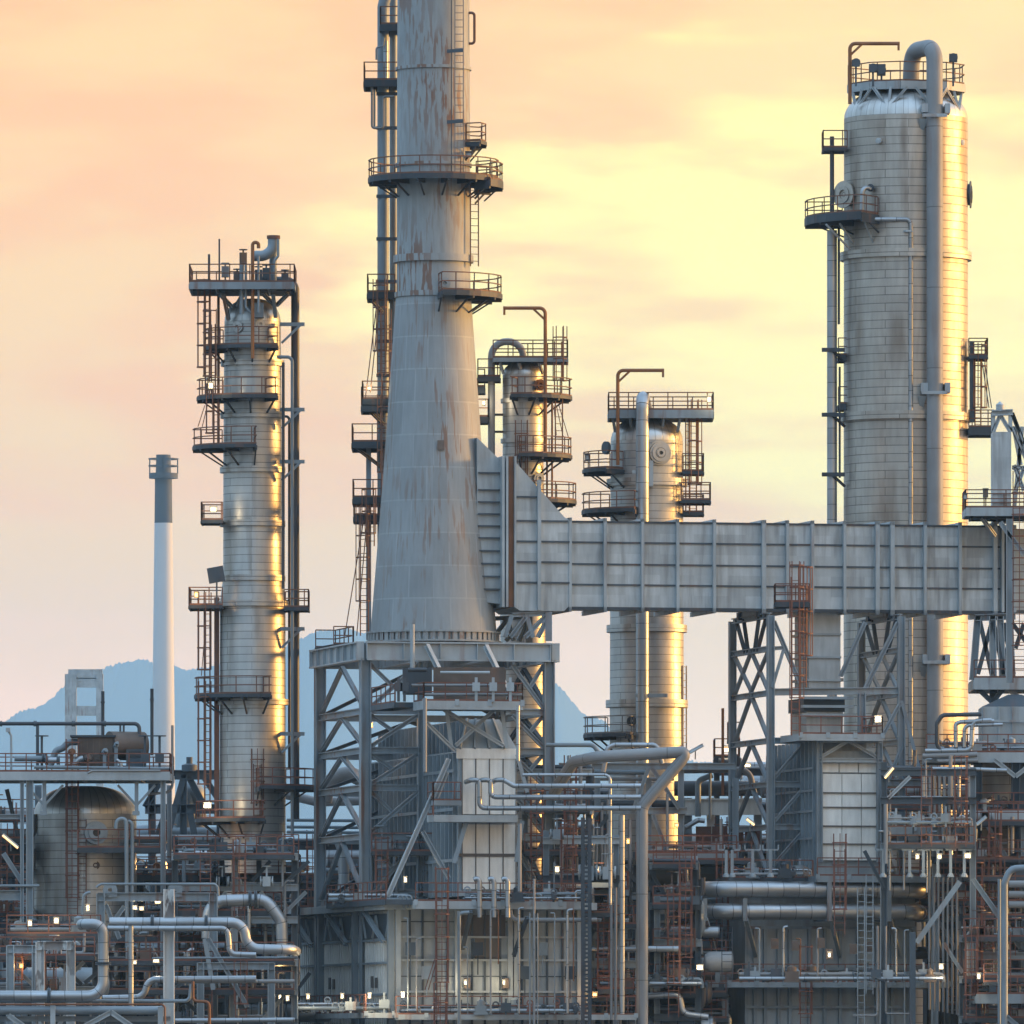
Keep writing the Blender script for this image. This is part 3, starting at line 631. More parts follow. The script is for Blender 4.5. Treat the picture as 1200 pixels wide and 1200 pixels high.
lamp('lit lamp at the right end of the top platform behind the long duct', 831, 468, Y-2.5, 4, 6); lamp('unlit grey lamp box on left rail of the column behind the duct', 688, 536, Y-2, 4, 6, 'steel_light')

# ------------------------------------------------------------------ BIG TOWER
Y = 40; cx = 1061.5; c = thing('fractionating_tower', 'widest silver tower at the right, with rust streaks and arched top pipe', 'tower', gz(cx, Y))
shell(c, cx, Y, [(72.5, 140), (72.8, 480), (73, 1000)], 'clad_tower', 103, seg=96); bands(c, cx, Y, [(73, 301), (73, 490)], 'clad_tower', h=.5, out=.22)
b = MB(); z = P(0, 101, Y).z; cc = gz(cx+1, Y); pts = [cc+V((math.sin(R(a))*m(69, Y), -math.cos(R(a))*m(60, Y), z)) for a in (-112, -85, -40, -8, 40, 75, 112, 150, 210, 248)]
b.add([p-Z3*.1 for p in pts]+pts, [tuple(range(len(pts)))[::-1], tuple(range(len(pts), 2*len(pts)))])
for p, q in zip(pts, pts[1:]+pts[:1]): b.bar(p-Z3*.2, q-Z3*.2, .14, .5, mi=1)
o = b.build('platform', ['grating', 'steel_light'], c); b = MB(); b.rail(pts+pts[:1], h=1.25, sp=1.5); b.build('railing', 'rail_rust', o)
for a in (-60, -20, 25, 60):
    d = V((math.sin(R(a)), -math.cos(R(a)), 0))
    for k in (-1, 0, 1): member(c, 'brace', cc+d*m(62, Y)+V((d.y*-k*1.1, d.x*k*1.1, z-.35)), cc+d*m(69, Y)+Z3*(z-1.75), .16, .16, mt='steel_light')
davit(c, 996, Y-2.2, 122, 51, 1053, r=2.2)
ppipe(c, [(1066, 110, -1.0), (1068, 62, -1.2), (1092, 62, -4.1), (1092.5, 1000, -4.2)], Y, 9.6, 'pipe_grey', bend=.95, name='overhead_pipe', seg=20)
ppipe(c, [(1012, 263, -3.9), (1064.5, 263, -3.9), (1064.5, 1000, -3.9)], Y, 2.6, 'pipe_clad', bend=.35)
b = MB(); b.lathe(P(1064.5, 271, Y-3.9), [(.1, -.05), (m(6), -.05), (m(6), .06), (.1, .06)], 14); b.build('flange', 'steel_light', c)
ppipe(c, [(975, 270), (975, 1000)], Y-1, 6, 'pipe_clad'); ppipe(c, [(975, 160), (975, 275)], Y-1, 2.6, 'pipe_dark'); ppipe(c, [(983, 250), (983, 380)], Y-1, 1.5, 'pipe_dark'); ppipe(c, [(984, 430), (984, 560)], Y-1, 1.3, 'pipe_dark')
aplat(c, cx, Y, 257, 73, 118, -92, -28, thick=.45); bplat(c, 964, 992, Y, -1.5, 1, 176, sides='lf'); bplat(c, 982, 992, Y, -1, 1, 418, sides='f', thick=.4); bplat(c, 982, 992, Y, -1, 1, 475, sides='f', thick=.4)
for xa, ya, xb, yb in ((968, 263, 996, 292), (984, 262, 1000, 285), (1013, 260, 1026, 290)): member(c, 'brace', P(xa, ya, Y-4), P(xb, yb, Y-3), .1, .1, mt='steel_light')
for y in (410, 486, 556): b = MB(); b.bar(P(963, y, Y-1.5), P(990, y, Y-1.5), .18, .25); b.bar(P(975, y, Y-1.5), P(990, y+14, Y-1), .14); b.build('pipe_support', 'steel_dark', c)
manway(c, 988, 228, Y-1.6, 16, (-.72, -.7, 0), .5, 'clad_tower'); manway(c, 1138, 228, Y, 16, (1, -.12, 0), .35, 'steel_mid')
ppipe(c, [(1020, 222, 0), (1011, 216, -.3), (1010, 248, -.3)], Y-m(66, Y), 2.8, 'pipe_clad', name='nozzle_pipe'); manway(c, 1020, 220, Y-m(66, Y), 4.5, (-.3, -1, 0), .5, 'pipe_dark')
bplat(c, 1134, 1156, Y, -1.5, 1.5, 419, sides='frb'); bplat(c, 1134, 1163, Y, -1.6, 1.5, 503, sides='frb', thick=.5); ladder(c, 1146, Y-1, 503, 419, 40, True)
b = MB(); b.bar(P(1139, 400, Y-1), P(1139, 495, Y-1), .3, up=(0, 1, 0)); b.bar(P(1151, 425, Y-1.2), P(1159, 478, Y-1.2), .06); b.bar(P(1154, 425, Y-1.2), P(1162, 478, Y-1.2), .06); b.build('stringer', 'steel_mid', c)
for x, y, x1 in ((1077, 137, 1110), (1076, 462, 1110), (1078, 778, 1112)):
    b = MB(); q = Y-4.2; b.bar(P(x+4, y-2, q-.5), P(x1, y-2, q-.5), .16, .2); b.box(P(x, 0, Y).x, P(x+10, 0, Y).x, q-.2, Y-3.2, P(0, y+2, Y).z, P(0, y-8, Y).z); b.add([P(x, y+2, q), P(x+10, y+2, q), P(x+3, y+26, Y-3.4), P(x, y+2, Y-3.2), P(x+10, y+2, Y-3.2)], [(0, 1, 2), (0, 2, 3), (1, 4, 2), (3, 2, 4), (0, 3, 4, 1)])
    b.box(P(1104, 0, Y).x, P(1110, 0, Y).x, q-.3, Y-3, P(0, y+3, Y).z, P(0, y-8, Y).z); b.build('pipe_bracket', 'steel_light', c)
for x, y in ((1030, 165), (1127, 167)): b = MB(); b.lathe(P(x, y, Y-m(73*math.cos(math.asin((x-cx)/73)), Y)), [(.18, -.2), (.18, .12), (.01, .14)], 14, axis=V(((x-cx)/73, -1, 0))); b.build('nozzle', 'steel_light', c)
for x, y, h in ((1003, 74, 8), (1023, 80, 10), (1033, 82, 14), (1117, 68, 10)):
    b = MB(); p = P(x, y, Y-2.6); b.box(p.x-.25, p.x+.25, p.y-.25, p.y+.25, p.z-m(h)/2, p.z+m(h)/2); b.lathe(p, [(.01, -.35), (.28, -.35), (.28, -.3), (.01, -.3)], 12, axis=V((0, 1, 0))); b.bar(p-Z3*(P(0, y, Y).z-z), p, .12, up=(0, 1, 0)); b.build('valve', 'steel_mid', c)

# ------------------------------------------------------------------ DUCT
GD = Grid(o=SC); VF, VB = -2.55, 2.55
du = thing('flue_duct', 'long pale grey ribbed flue duct running from stack to the right edge', 'duct', GD.at(GD.u(667, VF), 0, z=GD.z(711)))
zt, zb = GD.z(612), GD.z(712); u0, u1 = GD.u(667, VF), GD.u(1172, VF)
b = MB(); GD.box(b, u0, u1, VF, VB, zb, zt); b.build('duct_panel', 'duct_panel', du)
for y in (636, 661.5, 685.5): b = MB(); GD.box(b, u0, u1, VF-.07, VF-.003, GD.z(y)-.05, GD.z(y)+.05); b.build('stiffener', 'steel_mid', du)
b = MB(); GD.box(b, u0, u1, VF-.16, VF-.004, zb-.16, zb+.02); GD.box(b, u0, u1, VF-.08, VF-.004, zt-.05, zt+.06); b.build('edge_angle', 'steel_dark', du)
for k, x in enumerate((667, 708, 752, 793, 836, 894, 921.6, 951, 988.6, 1027, 1044.5, 1083, 1124, 1165)):
    u = GD.u(x, VF); w_ = .17 if k not in (5, 9, 10, 13) else .24; b = MB()
    GD.box(b, u-w_/2, u+w_/2, VF-.34, VF-.004, zb-.28, zt+.22); GD.box(b, u-w_/2, u+w_/2, VF-.34, VB+.34, zt+.006, zt+.22); GD.box(b, u-w_/2, u+w_/2, VF-.34, VB+.34, zb-.28, zb-.006)
    b.build('duct_rib', 'steel_light', du)
# transition piece with sloping top
def gprism(b, g, pts, v0, v1, mi=0):
    n = len(pts); vs = [g.at(u, v0, z=z) for u, z in pts]+[g.at(u, v1, z=z) for u, z in pts]
    b.add(vs, [tuple(range(n)), tuple(range(n, 2*n))[::-1]]+[(i, n+i, n+(i+1) % n, (i+1) % n) for i in range(n)], mi)
ux = lambda x: GD.u(x, VF); zy = GD.z
b = MB(); gprism(b, GD, [(ux(601), zy(541)), (ux(601), zy(712)), (ux(608), zy(717)), (ux(660), zy(717)), (ux(666), zy(711)), (ux(666), zy(610)), (ux(661), zy(608))][::-1], VF-.25, VB+.25); b.build('transition_piece', 'duct_panel', du)
for x0, x1, y in ((601, 630, 584), (601, 664, 612), (601, 666, 636), (601, 666, 660), (601, 666, 684)): b = MB(); GD.box(b, ux(x0), ux(x1), VF-.36, VF-.254, zy(y)-.05, zy(y)+.05); b.build('stiffener', 'steel_mid', du)
b = MB(); GD.box(b, ux(628), ux(632), VF-.5, VF-.254, zy(716), zy(564)); b.build('duct_rib', 'steel_light', du)
b = MB(); gprism(b, GD, [(ux(560), zy(515)), (ux(560), zy(706)), (ux(587), zy(709)), (ux(587), zy(541))][::-1], VF+.2, VB-.2); b.build('breeching', 'wall_panel', du)
for y in (556, 576, 590, 604, 618, 632, 647, 662, 677, 692): b = MB(); GD.box(b, ux(561), ux(586), VF+.02, VF+.196, zy(y)-.04, zy(y)+.04); b.build('stiffener', 'steel_mid', du)
for x0, x1, mt_, q in ((586.5, 589.5, 'steel_light', .45), (591, 593.6, 'steel_light', .5), (595, 600.6, 'pipe_rust', .3), (600.8, 603, 'steel_light', .5), (1172, 1175, 'steel_light', .4), (1178, 1185, 'joint', .2), (1186, 1189, 'steel_light', .4)):
    b = MB(); GD.box(b, ux(x0), ux(x1), VF-q, VB+q, zy(713), zy(537 if x0 < 700 else 610)); b.build('expansion_joint', mt_, du)
b = MB(); GD.box(b, ux(1175.2), ux(1290), VF+.2, VB-.2, zb+.1, zt-.1); b.build('duct_panel', 'wall_panel', du)

# duct saddle truss right of the stack (on the stack frame)
t = thing('duct_saddle', 'small blue truss saddle under the duct, just right of the stack foot', 'truss', GD.at(ux(620), 0, z=zy(752)))
for v in (VF, VB):
    pa, pc = GD.at(ux(592), v, z=zy(748)), GD.at(ux(645), v, z=zy(748)); pt, pu = GD.at(ux(600), v, z=zy(722)), GD.at(ux(642), v, z=zy(720))
    for p, q in ((pt, pu), (pa, pt), (pa+E1*.3, pt+E1*.9), (pt+E1*.9, pa+E1*1.7), (pa+E1*1.2, pu), (pa+E1*2, pu+E1*.1)): member(t, 'brace', p, q, .26, .26)
    member(t, 'post', GD.at(ux(643), v, z=zy(752)), GD.at(ux(643), v, z=zy(718)), .4, .4)

# ------------------------------------------------------------------ DUCT SUPPORT FRAME
sf = thing('duct_support_frame', 'blue braced trestle holding up the right half of the long duct', 'steel frame', GD.at(GD.u(980), 0))
vf, vb = -4.6, 4.6
def trestle(xf, xb, tag_):
    uf = GD.u(xf, vf); k = (xf-xb)
    zt_ = GD.z(721)
    ub = uf
    for v in (vf, vb): member(sf, 'leg', GD.at(uf, v, z=0), GD.at(uf, v, z=zt_), .42, .42, up=E1, t=.06)
    lv = [zt_, GD.z(760), GD.z(812), GD.z(868), GD.z(919), GD.z(969), GD.z(1030)]
    for z in lv: member(sf, 'beam', GD.at(uf, vf+.2, z=z), GD.at(uf, vb-.2, z=z), .3, .34)
    mid = (vf+vb)/2
    for i, (za, zb_) in enumerate(zip(lv, lv[1:])):
        if i == 0:
            for v in (vf+.3, vf+2.4, vb-2.4, vb-.3): member(sf, 'brace', GD.at(uf, mid + (v-mid)*.35, z=zb_), GD.at(uf, v*.85, z=za), .2, .2, mt='steel_mid')
        elif i == 1:
            for s_ in (1, -1): member(sf, 'brace', GD.at(uf, mid+s_*(vb-.3), z=za), GD.at(uf, mid-s_*(vb-.3)*.1, z=zb_), .2, .2); member(sf, 'brace', GD.at(uf, mid, z=za), GD.at(uf, mid+s_*(vb-.3), z=zb_), .2, .2)
        else:
            for s_ in (1, -1): member(sf, 'brace', GD.at(uf, mid, z=za), GD.at(uf, mid+s_*(vb-.3), z=zb_), .22, .22)
    for v in (vf+2.2, vb-2.2): b = MB(); b.bar(GD.at(uf, v, z=zt_), GD.at(uf, v, z=zb-.02), .5, .5, up=E1); b.build('bearing', 'steel_dark', sf)
    return uf
ul = trestle(903, 864, 0); ur = trestle(1056, 1016, 1)
um = GD.u(1010, vf)
member(sf, 'beam', GD.at(ul+.2, vf, z=GD.z(811)), GD.at(ur-.2, vf, z=GD.z(808)), .3, .42)
member(sf, 'leg', GD.at(um, vf, z=0), GD.at(um, vf, z=GD.z(811)), .4, .4, up=E1)
for a, c_ in (((ul+.2, 728), (GD.u(937, vf), 800)), ((ur-.2, 728), (um+.2, 806)), ((GD.u(985, vf), 792), (um+.2, 728))): member(sf, 'brace', GD.at(a[0], vf, a[1]), GD.at(c_[0], vf, c_[1]), .24, .24)
member(sf, 'brace', GD.at(ul+.1, vf, z=GD.z(806)), GD.at(GD.u(918, vf), vf, 762), .2, .2); member(sf, 'beam', GD.at(ul+.1, vf, z=GD.z(760)), GD.at(GD.u(918, vf), vf, 759), .2, .24)
for y in (868, 919, 969):
    member(sf, 'beam', GD.at(ul+.2, vf, y), GD.at(GD.u(947, vf), vf, y), .3, .38)
    member(sf, 'brace', GD.at(ul+.2, vf, y+44), GD.at(GD.u(942, vf), vf, y+4), .2, .2)
for a, c_ in (((1030, 868), (1056, 820)), ((1056, 820), (1078, 905)), ((1030, 940), (1056, 875))): member(sf, 'brace', GD.at(GD.u(a[0], vf), vf-.1, a[1]), GD.at(GD.u(c_[0], vf), vf-.1, c_[1]), .2, .2)
member(sf, 'beam', GD.at(GD.u(1030, vf), vf-.2, 916), GD.at(GD.u(1086, vf), vf-.2, 916), .3, .42); member(sf, 'post', GD.at(GD.u(1086, vf), vf-.2, 916), GD.at(GD.u(1086, vf), vf-.2, 950), .2, .2)

# ------------------------------------------------------------------ FURNACE 1
FG = Grid(465, -8); f1 = thing('furnace', 'big panelled furnace under the stack frame, with white front panels', 'furnace', FG.o)
uw = FG.u(690); dv = FG.v(342); zr = FG.z(1064)
b = MB(); FG.box(b, 0, uw, 0, dv, 0, zr-.1); b.build('radiant_box', 'wall_panel', f1)
b = MB()
for x in (466, 535, 597, 604, 678): FG.box(b, FG.u(x)-.14, FG.u(x)+.14, -.28, -.004, 0, zr-.1)
for y in (1098, 1125, 1162): FG.box(b, 0, uw, -.2, -.125, FG.z(y)-.06, FG.z(y)+.06)
b.build('wall_stiffener', 'steel_light', f1)
b = MB()
for x in (480, 495, 511, 524, 553, 568, 586, 612, 629, 641, 659, 685): FG.box(b, FG.u(x)-.05, FG.u(x)+.05, -.12, -.004, 0, zr-.1)
for y in (1080, 1144, 1180): FG.box(b, 0, uw, -.03, -.003, FG.z(y)-.03, FG.z(y)+.03)
b.build('panel_joint', 'steel_mid', f1)
b = MB(); FG.box(b, FG.u(536), FG.u(592), -.06, -.006, FG.z(1098), FG.z(1072)); FG.box(b, FG.u(556), FG.u(584), -.1, -.062, FG.z(1124), FG.z(1099)); b.build('upper_panel', 'joint', f1)
# ribbed left wall
b = MB(); nb = int(dv/.62)
for i in range(nb): v = dv*(i+.5)/nb; FG.box(b, -.16, -.004, v-.13, v+.13, 0, zr-.15)
b.build('wall_rib', 'panel_white', f1)
b = MB()
for i in range(4): v = .2+(dv-.4)*i/3; FG.box(b, -.5, -.165, v-.22, v+.22, 0, zr-.1)
for y in (1101, 1128, 1165):
    for i in range(3): FG.box(b, -.3, -.17, .5+(dv-.4)*i/3, -.1+(dv-.4)*(i+1)/3, FG.z(y)-.06, FG.z(y)+.06)
b.build('buttress', 'steel', f1)
for i in range(3):
    va, vb_ = .5+(dv-.4)*i/3, -.1+(dv-.4)*(i+1)/3
    b = MB(); FG.box(b, -.2, -.165, va, vb_, FG.z(1099), FG.z(1070)); b.build('recess_panel', 'steel_mid', f1)
    b = MB()
    for k in range(5): v = va+(vb_-va)*(k+.5)/5; b.bar(FG.at(-.34, v, z=FG.z(1098)), FG.at(-.34, v+(.9 if k % 2 else -.9), z=FG.z(1072)), .1)
    b.build('lattice', 'steel_light', f1)
b = MB(); FG.box(b, -.9, uw+.3, -.8, dv+9.5, zr-.1, zr+.32); b.build('roof_slab', 'steel_light', f1)
for v0_, v1_ in ((.3, -3.2), (dv*.36, dv*.1), (dv*.7, dv*.45), (dv+.2, dv*.8)): member(f1, 'brace', FG.at(-.7, v0_ if v0_ > 1 else .3, z=FG.z(1104)), FG.at(-.7, v0_+5.5, z=zr-.1), .24, .24)
for v in (dv*.15, dv*.55): b = MB(); FG.box(b, -.24, -.17, v, v+.5, FG.z(1157), FG.z(1145)); FG.box(b, -.24, -.17, v+1.1, v+1.6, FG.z(1157), FG.z(1143)); b.build('peep_door', 'joint', f1)
for x in (546, 591): b = MB(); FG.box(b, FG.u(x-4), FG.u(x+3), -.5, -.3, FG.z(1158), FG.z(1146)); b.build('burner_box', 'machine', f1); lamp('small sight glass on furnace wall, %s' % ('beside the red caged ladder' if x < 560 else 'next to the white middle post'), x-.5, 1151.5, -8.3+FG.u(x)*SA-.3, 2.2, 5, 'lamp_white')
# convection box
CG = Grid(537, -7.2); cw = CG.u(606); cd = CG.v(428); zlo, zhi = CG.z(1050), CG.z(838)
b = MB(); CG.box(b, 0, cw, 0, cd, zlo, CG.z(880)); CG.box(b, .9, cw-.9, 1.2, cd-1, CG.z(880)+.004, CG.z(842)); b.build('convection_box', 'wall_rib', f1)
b = MB(); nb = int(cd/1.05)
for i in range(nb): v = cd*(i+.5)/nb; CG.box(b, -.22, -.004, v-.06, v+.06, zlo, CG.z(882)); CG.box(b, .68, .896, max(1.3, v)-.05, max(1.3, v)+.05, CG.z(878), CG.z(843))
for y in (903, 948, 1008): CG.box(b, -.26, -.225, .2, cd, CG.z(y)-.09, CG.z(y)+.09)
b.build('box_rib', 'steel', f1)
for y0, y1 in ((1042, 1003), (1001, 966), (954, 889)):
    for i in range(4):
        x0, x1 = 541+i*16, 541+(i+1)*16-.7; b = MB(); CG.box(b, CG.u(x0), CG.u(x1), -.13, -.006, CG.z(y0), CG.z(y1)); b.build('front_panel', 'panel_white', f1)
b = MB(); CG.box(b, -.15, cw+.1, -.2, -.14, CG.z(889), CG.z(877)); b.build('header_panel', 'panel_white', f1)
for i in range(4):
    b = MB(); x0, x1 = .05+cw*i/4, cw*(i+1)/4-.05; pa = [CG.at(x0, -.15, 877), CG.at(x1, -.15, 877), CG.at(.75+(cw-1.5)*(x1/cw), 1.15, 842), CG.at(.75+(cw-1.5)*(x0/cw), 1.15, 842)]
    b.add(pa+[p+E2*.2 for p in pa], [(0, 1, 2, 3), (7, 6, 5, 4), (0, 4, 5, 1), (1, 5, 6, 2), (2, 6, 7, 3), (3, 7, 4, 0)]); b.bar(pa[0]-E2*.1, pa[3]-E2*.1, .12, .2); b.build('hood_panel', 'wall_panel', f1)
for x in (541, 557, 573, 589, 604): b = MB(); CG.box(b, CG.u(x)-.025, CG.u(x)+.025, -.17, -.135, CG.z(1042), CG.z(889)); b.build('panel_joint', 'joint', f1)
b = MB(); CG.box(b, -.1, cw, -.2, -.135, CG.z(1003)-.04, CG.z(1001)+.04); b.build('panel_joint', 'joint', f1)
for a, c_ in (((523, 830), (529, 876)), ((588, 830), (594, 876)), ((520, 832), (590, 874)), ((581, 830), (534, 874)), ((500, 848), (533, 880)), ((606, 884), (618, 928)), ((524, 905), (512, 935))): member(f1, 'brace', CG.at(CG.u(a[0], -.6), -.6, a[1]), CG.at(CG.u(c_[0], -.4), -.4, c_[1]), .22, .22, mt='steel_light')
for xa, ya, xb, yb in ((526, 890, 454, 1052), (495, 975, 526, 1030), (547, 962, 532, 1012), (612, 962, 605, 1010)): member(f1, 'brace', CG.at(CG.u(xa, -1.2), -1.2, ya), CG.at(CG.u(xb, -1.2), -1.2, yb), .26, .26, mt='steel_light' if xa == 526 else 'steel')
# decks of furnace 1
dk = CG.deck(f1, CG.u(497, -2.2), CG.u(612, -2.2), -2.2, 0.5, 824, 'flr', 'rail_red', 'steel_light', .5); CG.deck(f1, -3.6, -2.3, .6, 7, 824, 'l', 'rail_red', 'steel_mid', .3, False)
CG.deck(f1, CG.u(508, -1.8), CG.u(606, -1.8), -1.8, -.3, 957, 'l', 'rail_red', 'steel_light', .4, False); CG.deck(f1, CG.u(508, -1.8), CG.u(540, -1.8), -1.81, -.3, 940, 'fl', 'rail_red', 'steel', .3, False)
CG.deck(f1, CG.u(487, -3), CG.u(690, -3), -3, -.3, 1058, 'f', 'rail_red', 'steel_light', .45); CG.deck(f1, CG.u(487, -3)-1.6, CG.u(487, -3)-.1, -2.4, 14, 1056, 'l', 'rail_red', 'steel_mid', .3, False)
FG.deck(f1, FG.u(466, -1.9)-.1, FG.u(745, -1.9), -1.9, -.32, 1190, 'f', 'rail_red', 'steel_light', .3); FG.deck(f1, -2.2, -.55, -1.7, dv+4, 1188, 'l', 'rail_red', 'steel_light', .3)
ladder(f1, 518, -12.2, 1196, 1034, 0, True, 'rail_red', .6); ladder(f1, 516, -12.6, 1215, 1170, 0, True, 'rail_red', .6)
for xa, ya, xb, yb in ((512, 1125, 502, 1160), (509, 1125, 498, 1160)): b = MB(); b.bar(P(xa, ya, -12), P(xb, yb, -12), .06); b.build('handrail', 'rail_red', f1)
for x, y0, y1, r_, mt_ in ((538, 1200, 1068, 2.2, 'pipe_blue'), (626, 1215, 1030, 1.4, 'pipe_grey'), (621, 1215, 1070, .9, 'pipe_blue'), (630, 1215, 1070, .7, 'pipe_blue'), (498, 905, 818, 2.3, 'pipe_grey'), (607, 892, 827, 2.2, 'pipe_clad'), (609, 1045, 965, 2.2, 'pipe_grey')): ppipe(f1, [(x, y0), (x, y1)], -11.6, r_, mt_, name='downpipe')
ppipe(f1, [(538, 1090), (538, 1070), (550, 1069)], -11.6, 2.2, 'pipe_blue', name='downpipe')
for xa, ya, xb, yb in ((552, 1068, 542, 1112), (618, 1075, 602, 1120)): member(f1, 'brace', P(xa, ya, -11), P(xb, yb, -9), .2, .2, mt='steel_mid')
for y, x0, x1, r_, mt_ in ((788, 516, 574, 1.6, 'steel_light'), (803, 482, 575, 1.7, 'pipe_grey'), (814, 497, 612, 1.9, 'pipe_grey'), (785, 478, 500, 2.6, 'pipe_dark')): ppipe(f1, [(x0, y), (x1, y)], -8.6, r_, mt_, name='deck_pipe')
b = MB(); p = P(490, 795, -7); b.box(p.x-.9, p.x+.8, p.y-.6, p.y+1.5, p.z-.9, p.z+.6); b.build('fan_housing', 'steel_dark', f1)
b = MB(); p = P(540, 800, -4); b.box(p.x-1.6, p.x+2.6, p.y, p.y+3, p.z-1.1, p.z+.9); b.build('damper_box', 'machine', f1)
for x in (558, 578, 598, 474, 467):
    b = MB(); p = P(x, 806, -9.2); b.bar(p-Z3*.8, p+Z3*.6, .16, up=(0, 1, 0)); b.box(p.x-.22, p.x+.22, p.y-.2, p.y+.2, p.z-.2, p.z+.3); b.build('valve', 'steel_light' if x > 500 else 'steel_mid', f1)
for x in (561, 578, 594): ppipe(f1, [(x-6, 1031), (x-1, 1029), (x+1, 1034), (x+1, 1075)], -10.5, 3, 'pipe_clad', name='burner_pipe', bend=.25)
for x in (470, 475, 480): ppipe(f1, [(x-4, 1052), (x-2, 1049), (x+2, 1051), (x+3, 1064)], -10, 1.5, 'pipe_blue', name='hose', bend=.2)
ppipe(f1, [(598, 1066), (600, 1078), (700, 1078)], -9.6, 2.6, 'pipe_grey', name='burner_pipe', bend=.4)
for x in (560, 562): pass
b = MB()
for x in (683, 691): b.bar(P(x, 958, -10.3), P(x, 1215, -10.3), .22, up=(0, 1, 0))
y = 962
while y < 1210: b.bar(P(683, y, -10.3), P(691, y, -10.3), .1, .12); y += 5
one('cable_tray', b, 'steel_dark', 'tall dark ladder like cable tray running up beside white furnace panels', 'cable tray')

# silver pipes from the white box
zc_ = -10.2
for i, (xa, yv, xr) in enumerate(((552, 947, 751), (565, 934, 751), (582, 921, 751))):
    pts = [(xa-6, 915, 2.5), (xa, 914), (xa+10+(i == 2)*0, 914), (xa+10, yv), (xr, yv)] if i < 2 else [(xa-6, 915, 2.5), (xa, 914), (xa+8, 914), (xa+20, yv), (xr, yv)]
    pipe('polished silver pipe bending out of the white furnace box, %s of the three' % ('lowest', 'middle', 'highest')[i], pts, zc_-.02*i, 2.9, 'pipe_clad', .32, group='silver pipes from the white furnace box')
pipe('thin silver pipe above the three furnace pipes, turning down to the deck', [(612, 908), (715, 908), (715, 1060)], -9, 1.9, 'pipe_clad', .35)
pipe('fat grey pipe bent over a frame like a question mark, right of furnace', [(650, 925, 5), (672, 892, 2), (700, 887), (805, 881), (797, 893), (752.5, 945), (752.5, 1215)], -6, 7, 'pipe_grey', .95, seg=20)
pipe('tall seamed silver downpipe standing left of the fat grey pipe', [(729, 955), (729, 1188)], -8.5, 3.1, 'pipe_clad')
for i, x in enumerate((716.5, 721.5)): pipe('thin grey pipe %s left of the seamed silver downpipe' % ('furthest' if i == 0 else 'immediately'), [(x, 1000+i*40), (x, 1195)], -8.2, 1.7, 'pipe_grey')
pipe('thin silver pipe arching over the fat grey pipe, by the column foot', [(707, 905), (712, 876), (720, 873), (770, 873), (776, 895)], -2, 3, 'pipe_clad', .4)
pipe('narrow pale pipe at the left of the column foot with drooping end', [(640, 873), (695, 873), (703, 884)], -1, 2.6, 'pipe_blue', .4)

# ------------------------------------------------------------------ FURNACE 2
HG = Grid(o=GD.at(GD.u(958, -8), -8)); f2 = thing('furnace', 'panelled furnace at the right with two fat header pipes round it', 'furnace', HG.o)
wz = HG.z
BG = Grid(o=HG.at(HG.u(905, 2), 2))
hw = HG.u(1031); hd = HG.v(900)
b = MB(); HG.box(b, 0, hw, .05, hd, wz(1032), wz(884)); HG.box(b, .6, hw-.6, .8, hd-.8, wz(884)+.004, wz(868)); b.build('convection_box', 'wall_rib', f2)
b = MB(); nb = int(hd/.85)
for i in range(nb): v = hd*(i+.5)/nb; HG.box(b, -.2, -.004, v-.06, v+.06, wz(1030), wz(868))
for y in (900, 926, 950, 982): HG.box(b, -.24, -.205, .2, hd, wz(y)-.07, wz(y)+.07)
b.build('box_rib', 'steel', f2)
for i, (ya, yb) in enumerate(((907, 928.5), (929.5, 945.5), (946.5, 967.5), (968.5, 988.5), (989.5, 1008))):
    for k in range(3): b = MB(); x0 = HG.u(963)+(HG.u(1031)-HG.u(963))*k/3; HG.box(b, x0+.02, x0+(HG.u(1031)-HG.u(963))/3-.02, -.2, -.006, wz(yb), wz(ya)); b.build('front_panel', 'panel_white', f2)
for k in range(3): b = MB(); x0 = HG.u(960)+(HG.u(1028)-HG.u(960))*k/3; HG.box(b, x0+.03, x0+(HG.u(1028)-HG.u(960))/3-.03, -.12, .04, wz(905), wz(894)); b.build('front_panel', 'panel_white', f2)
for y in (929, 946, 968, 989): b = MB(); HG.box(b, HG.u(963), HG.u(1031), -.3, -.205, wz(y)-.035, wz(y)+.035); b.build('panel_joint', 'joint', f2)
b = MB(); HG.box(b, HG.u(957), HG.u(963), -.3, -.21, wz(1010), wz(907)); HG.box(b, 0, hw, -.16, -.13, wz(893), wz(889)); b.build('edge_strip', 'steel_light', f2)
b = MB(); gprism(b, HG, [(0, wz(888)), (hw, wz(888)), (hw-.5, wz(880)), (.5, wz(880))], 0.02, hd); b.build('hood', 'wall_panel', f2)
for x in (957.5, 1028): member(f2, 'post', HG.at(HG.u(x), -.5, z=wz(1010)), HG.at(HG.u(x), -.5, z=wz(865)), .32, .32, up=E1, mt='steel')
member(f2, 'beam', HG.at(HG.u(958), -.5, 867), HG.at(HG.u(1030), -.5, 867), .25, .36, mt='steel_light'); member(f2, 'beam', HG.at(HG.u(958), -.5, 891), HG.at(HG.u(1030), -.5, 891), .2, .26, mt='steel_light')
for x0, x1 in ((960, 990), (1024, 994)): member(f2, 'brace', HG.at(HG.u(x0), -.5, 887), HG.at(HG.u(x1), -.5, 869), .2, .2, mt='steel_light')
HG.deck(f2, HG.u(938, -1.5), HG.u(1034, -1.5), -1.5, 3, 862, 'fr', 'rail_red', 'steel_light', .4); HG.deck(f2, HG.u(958, -2.2), HG.u(1142, -2.2), -2.2, .5, 1028, 'f', 'rail_red', 'steel', .38)
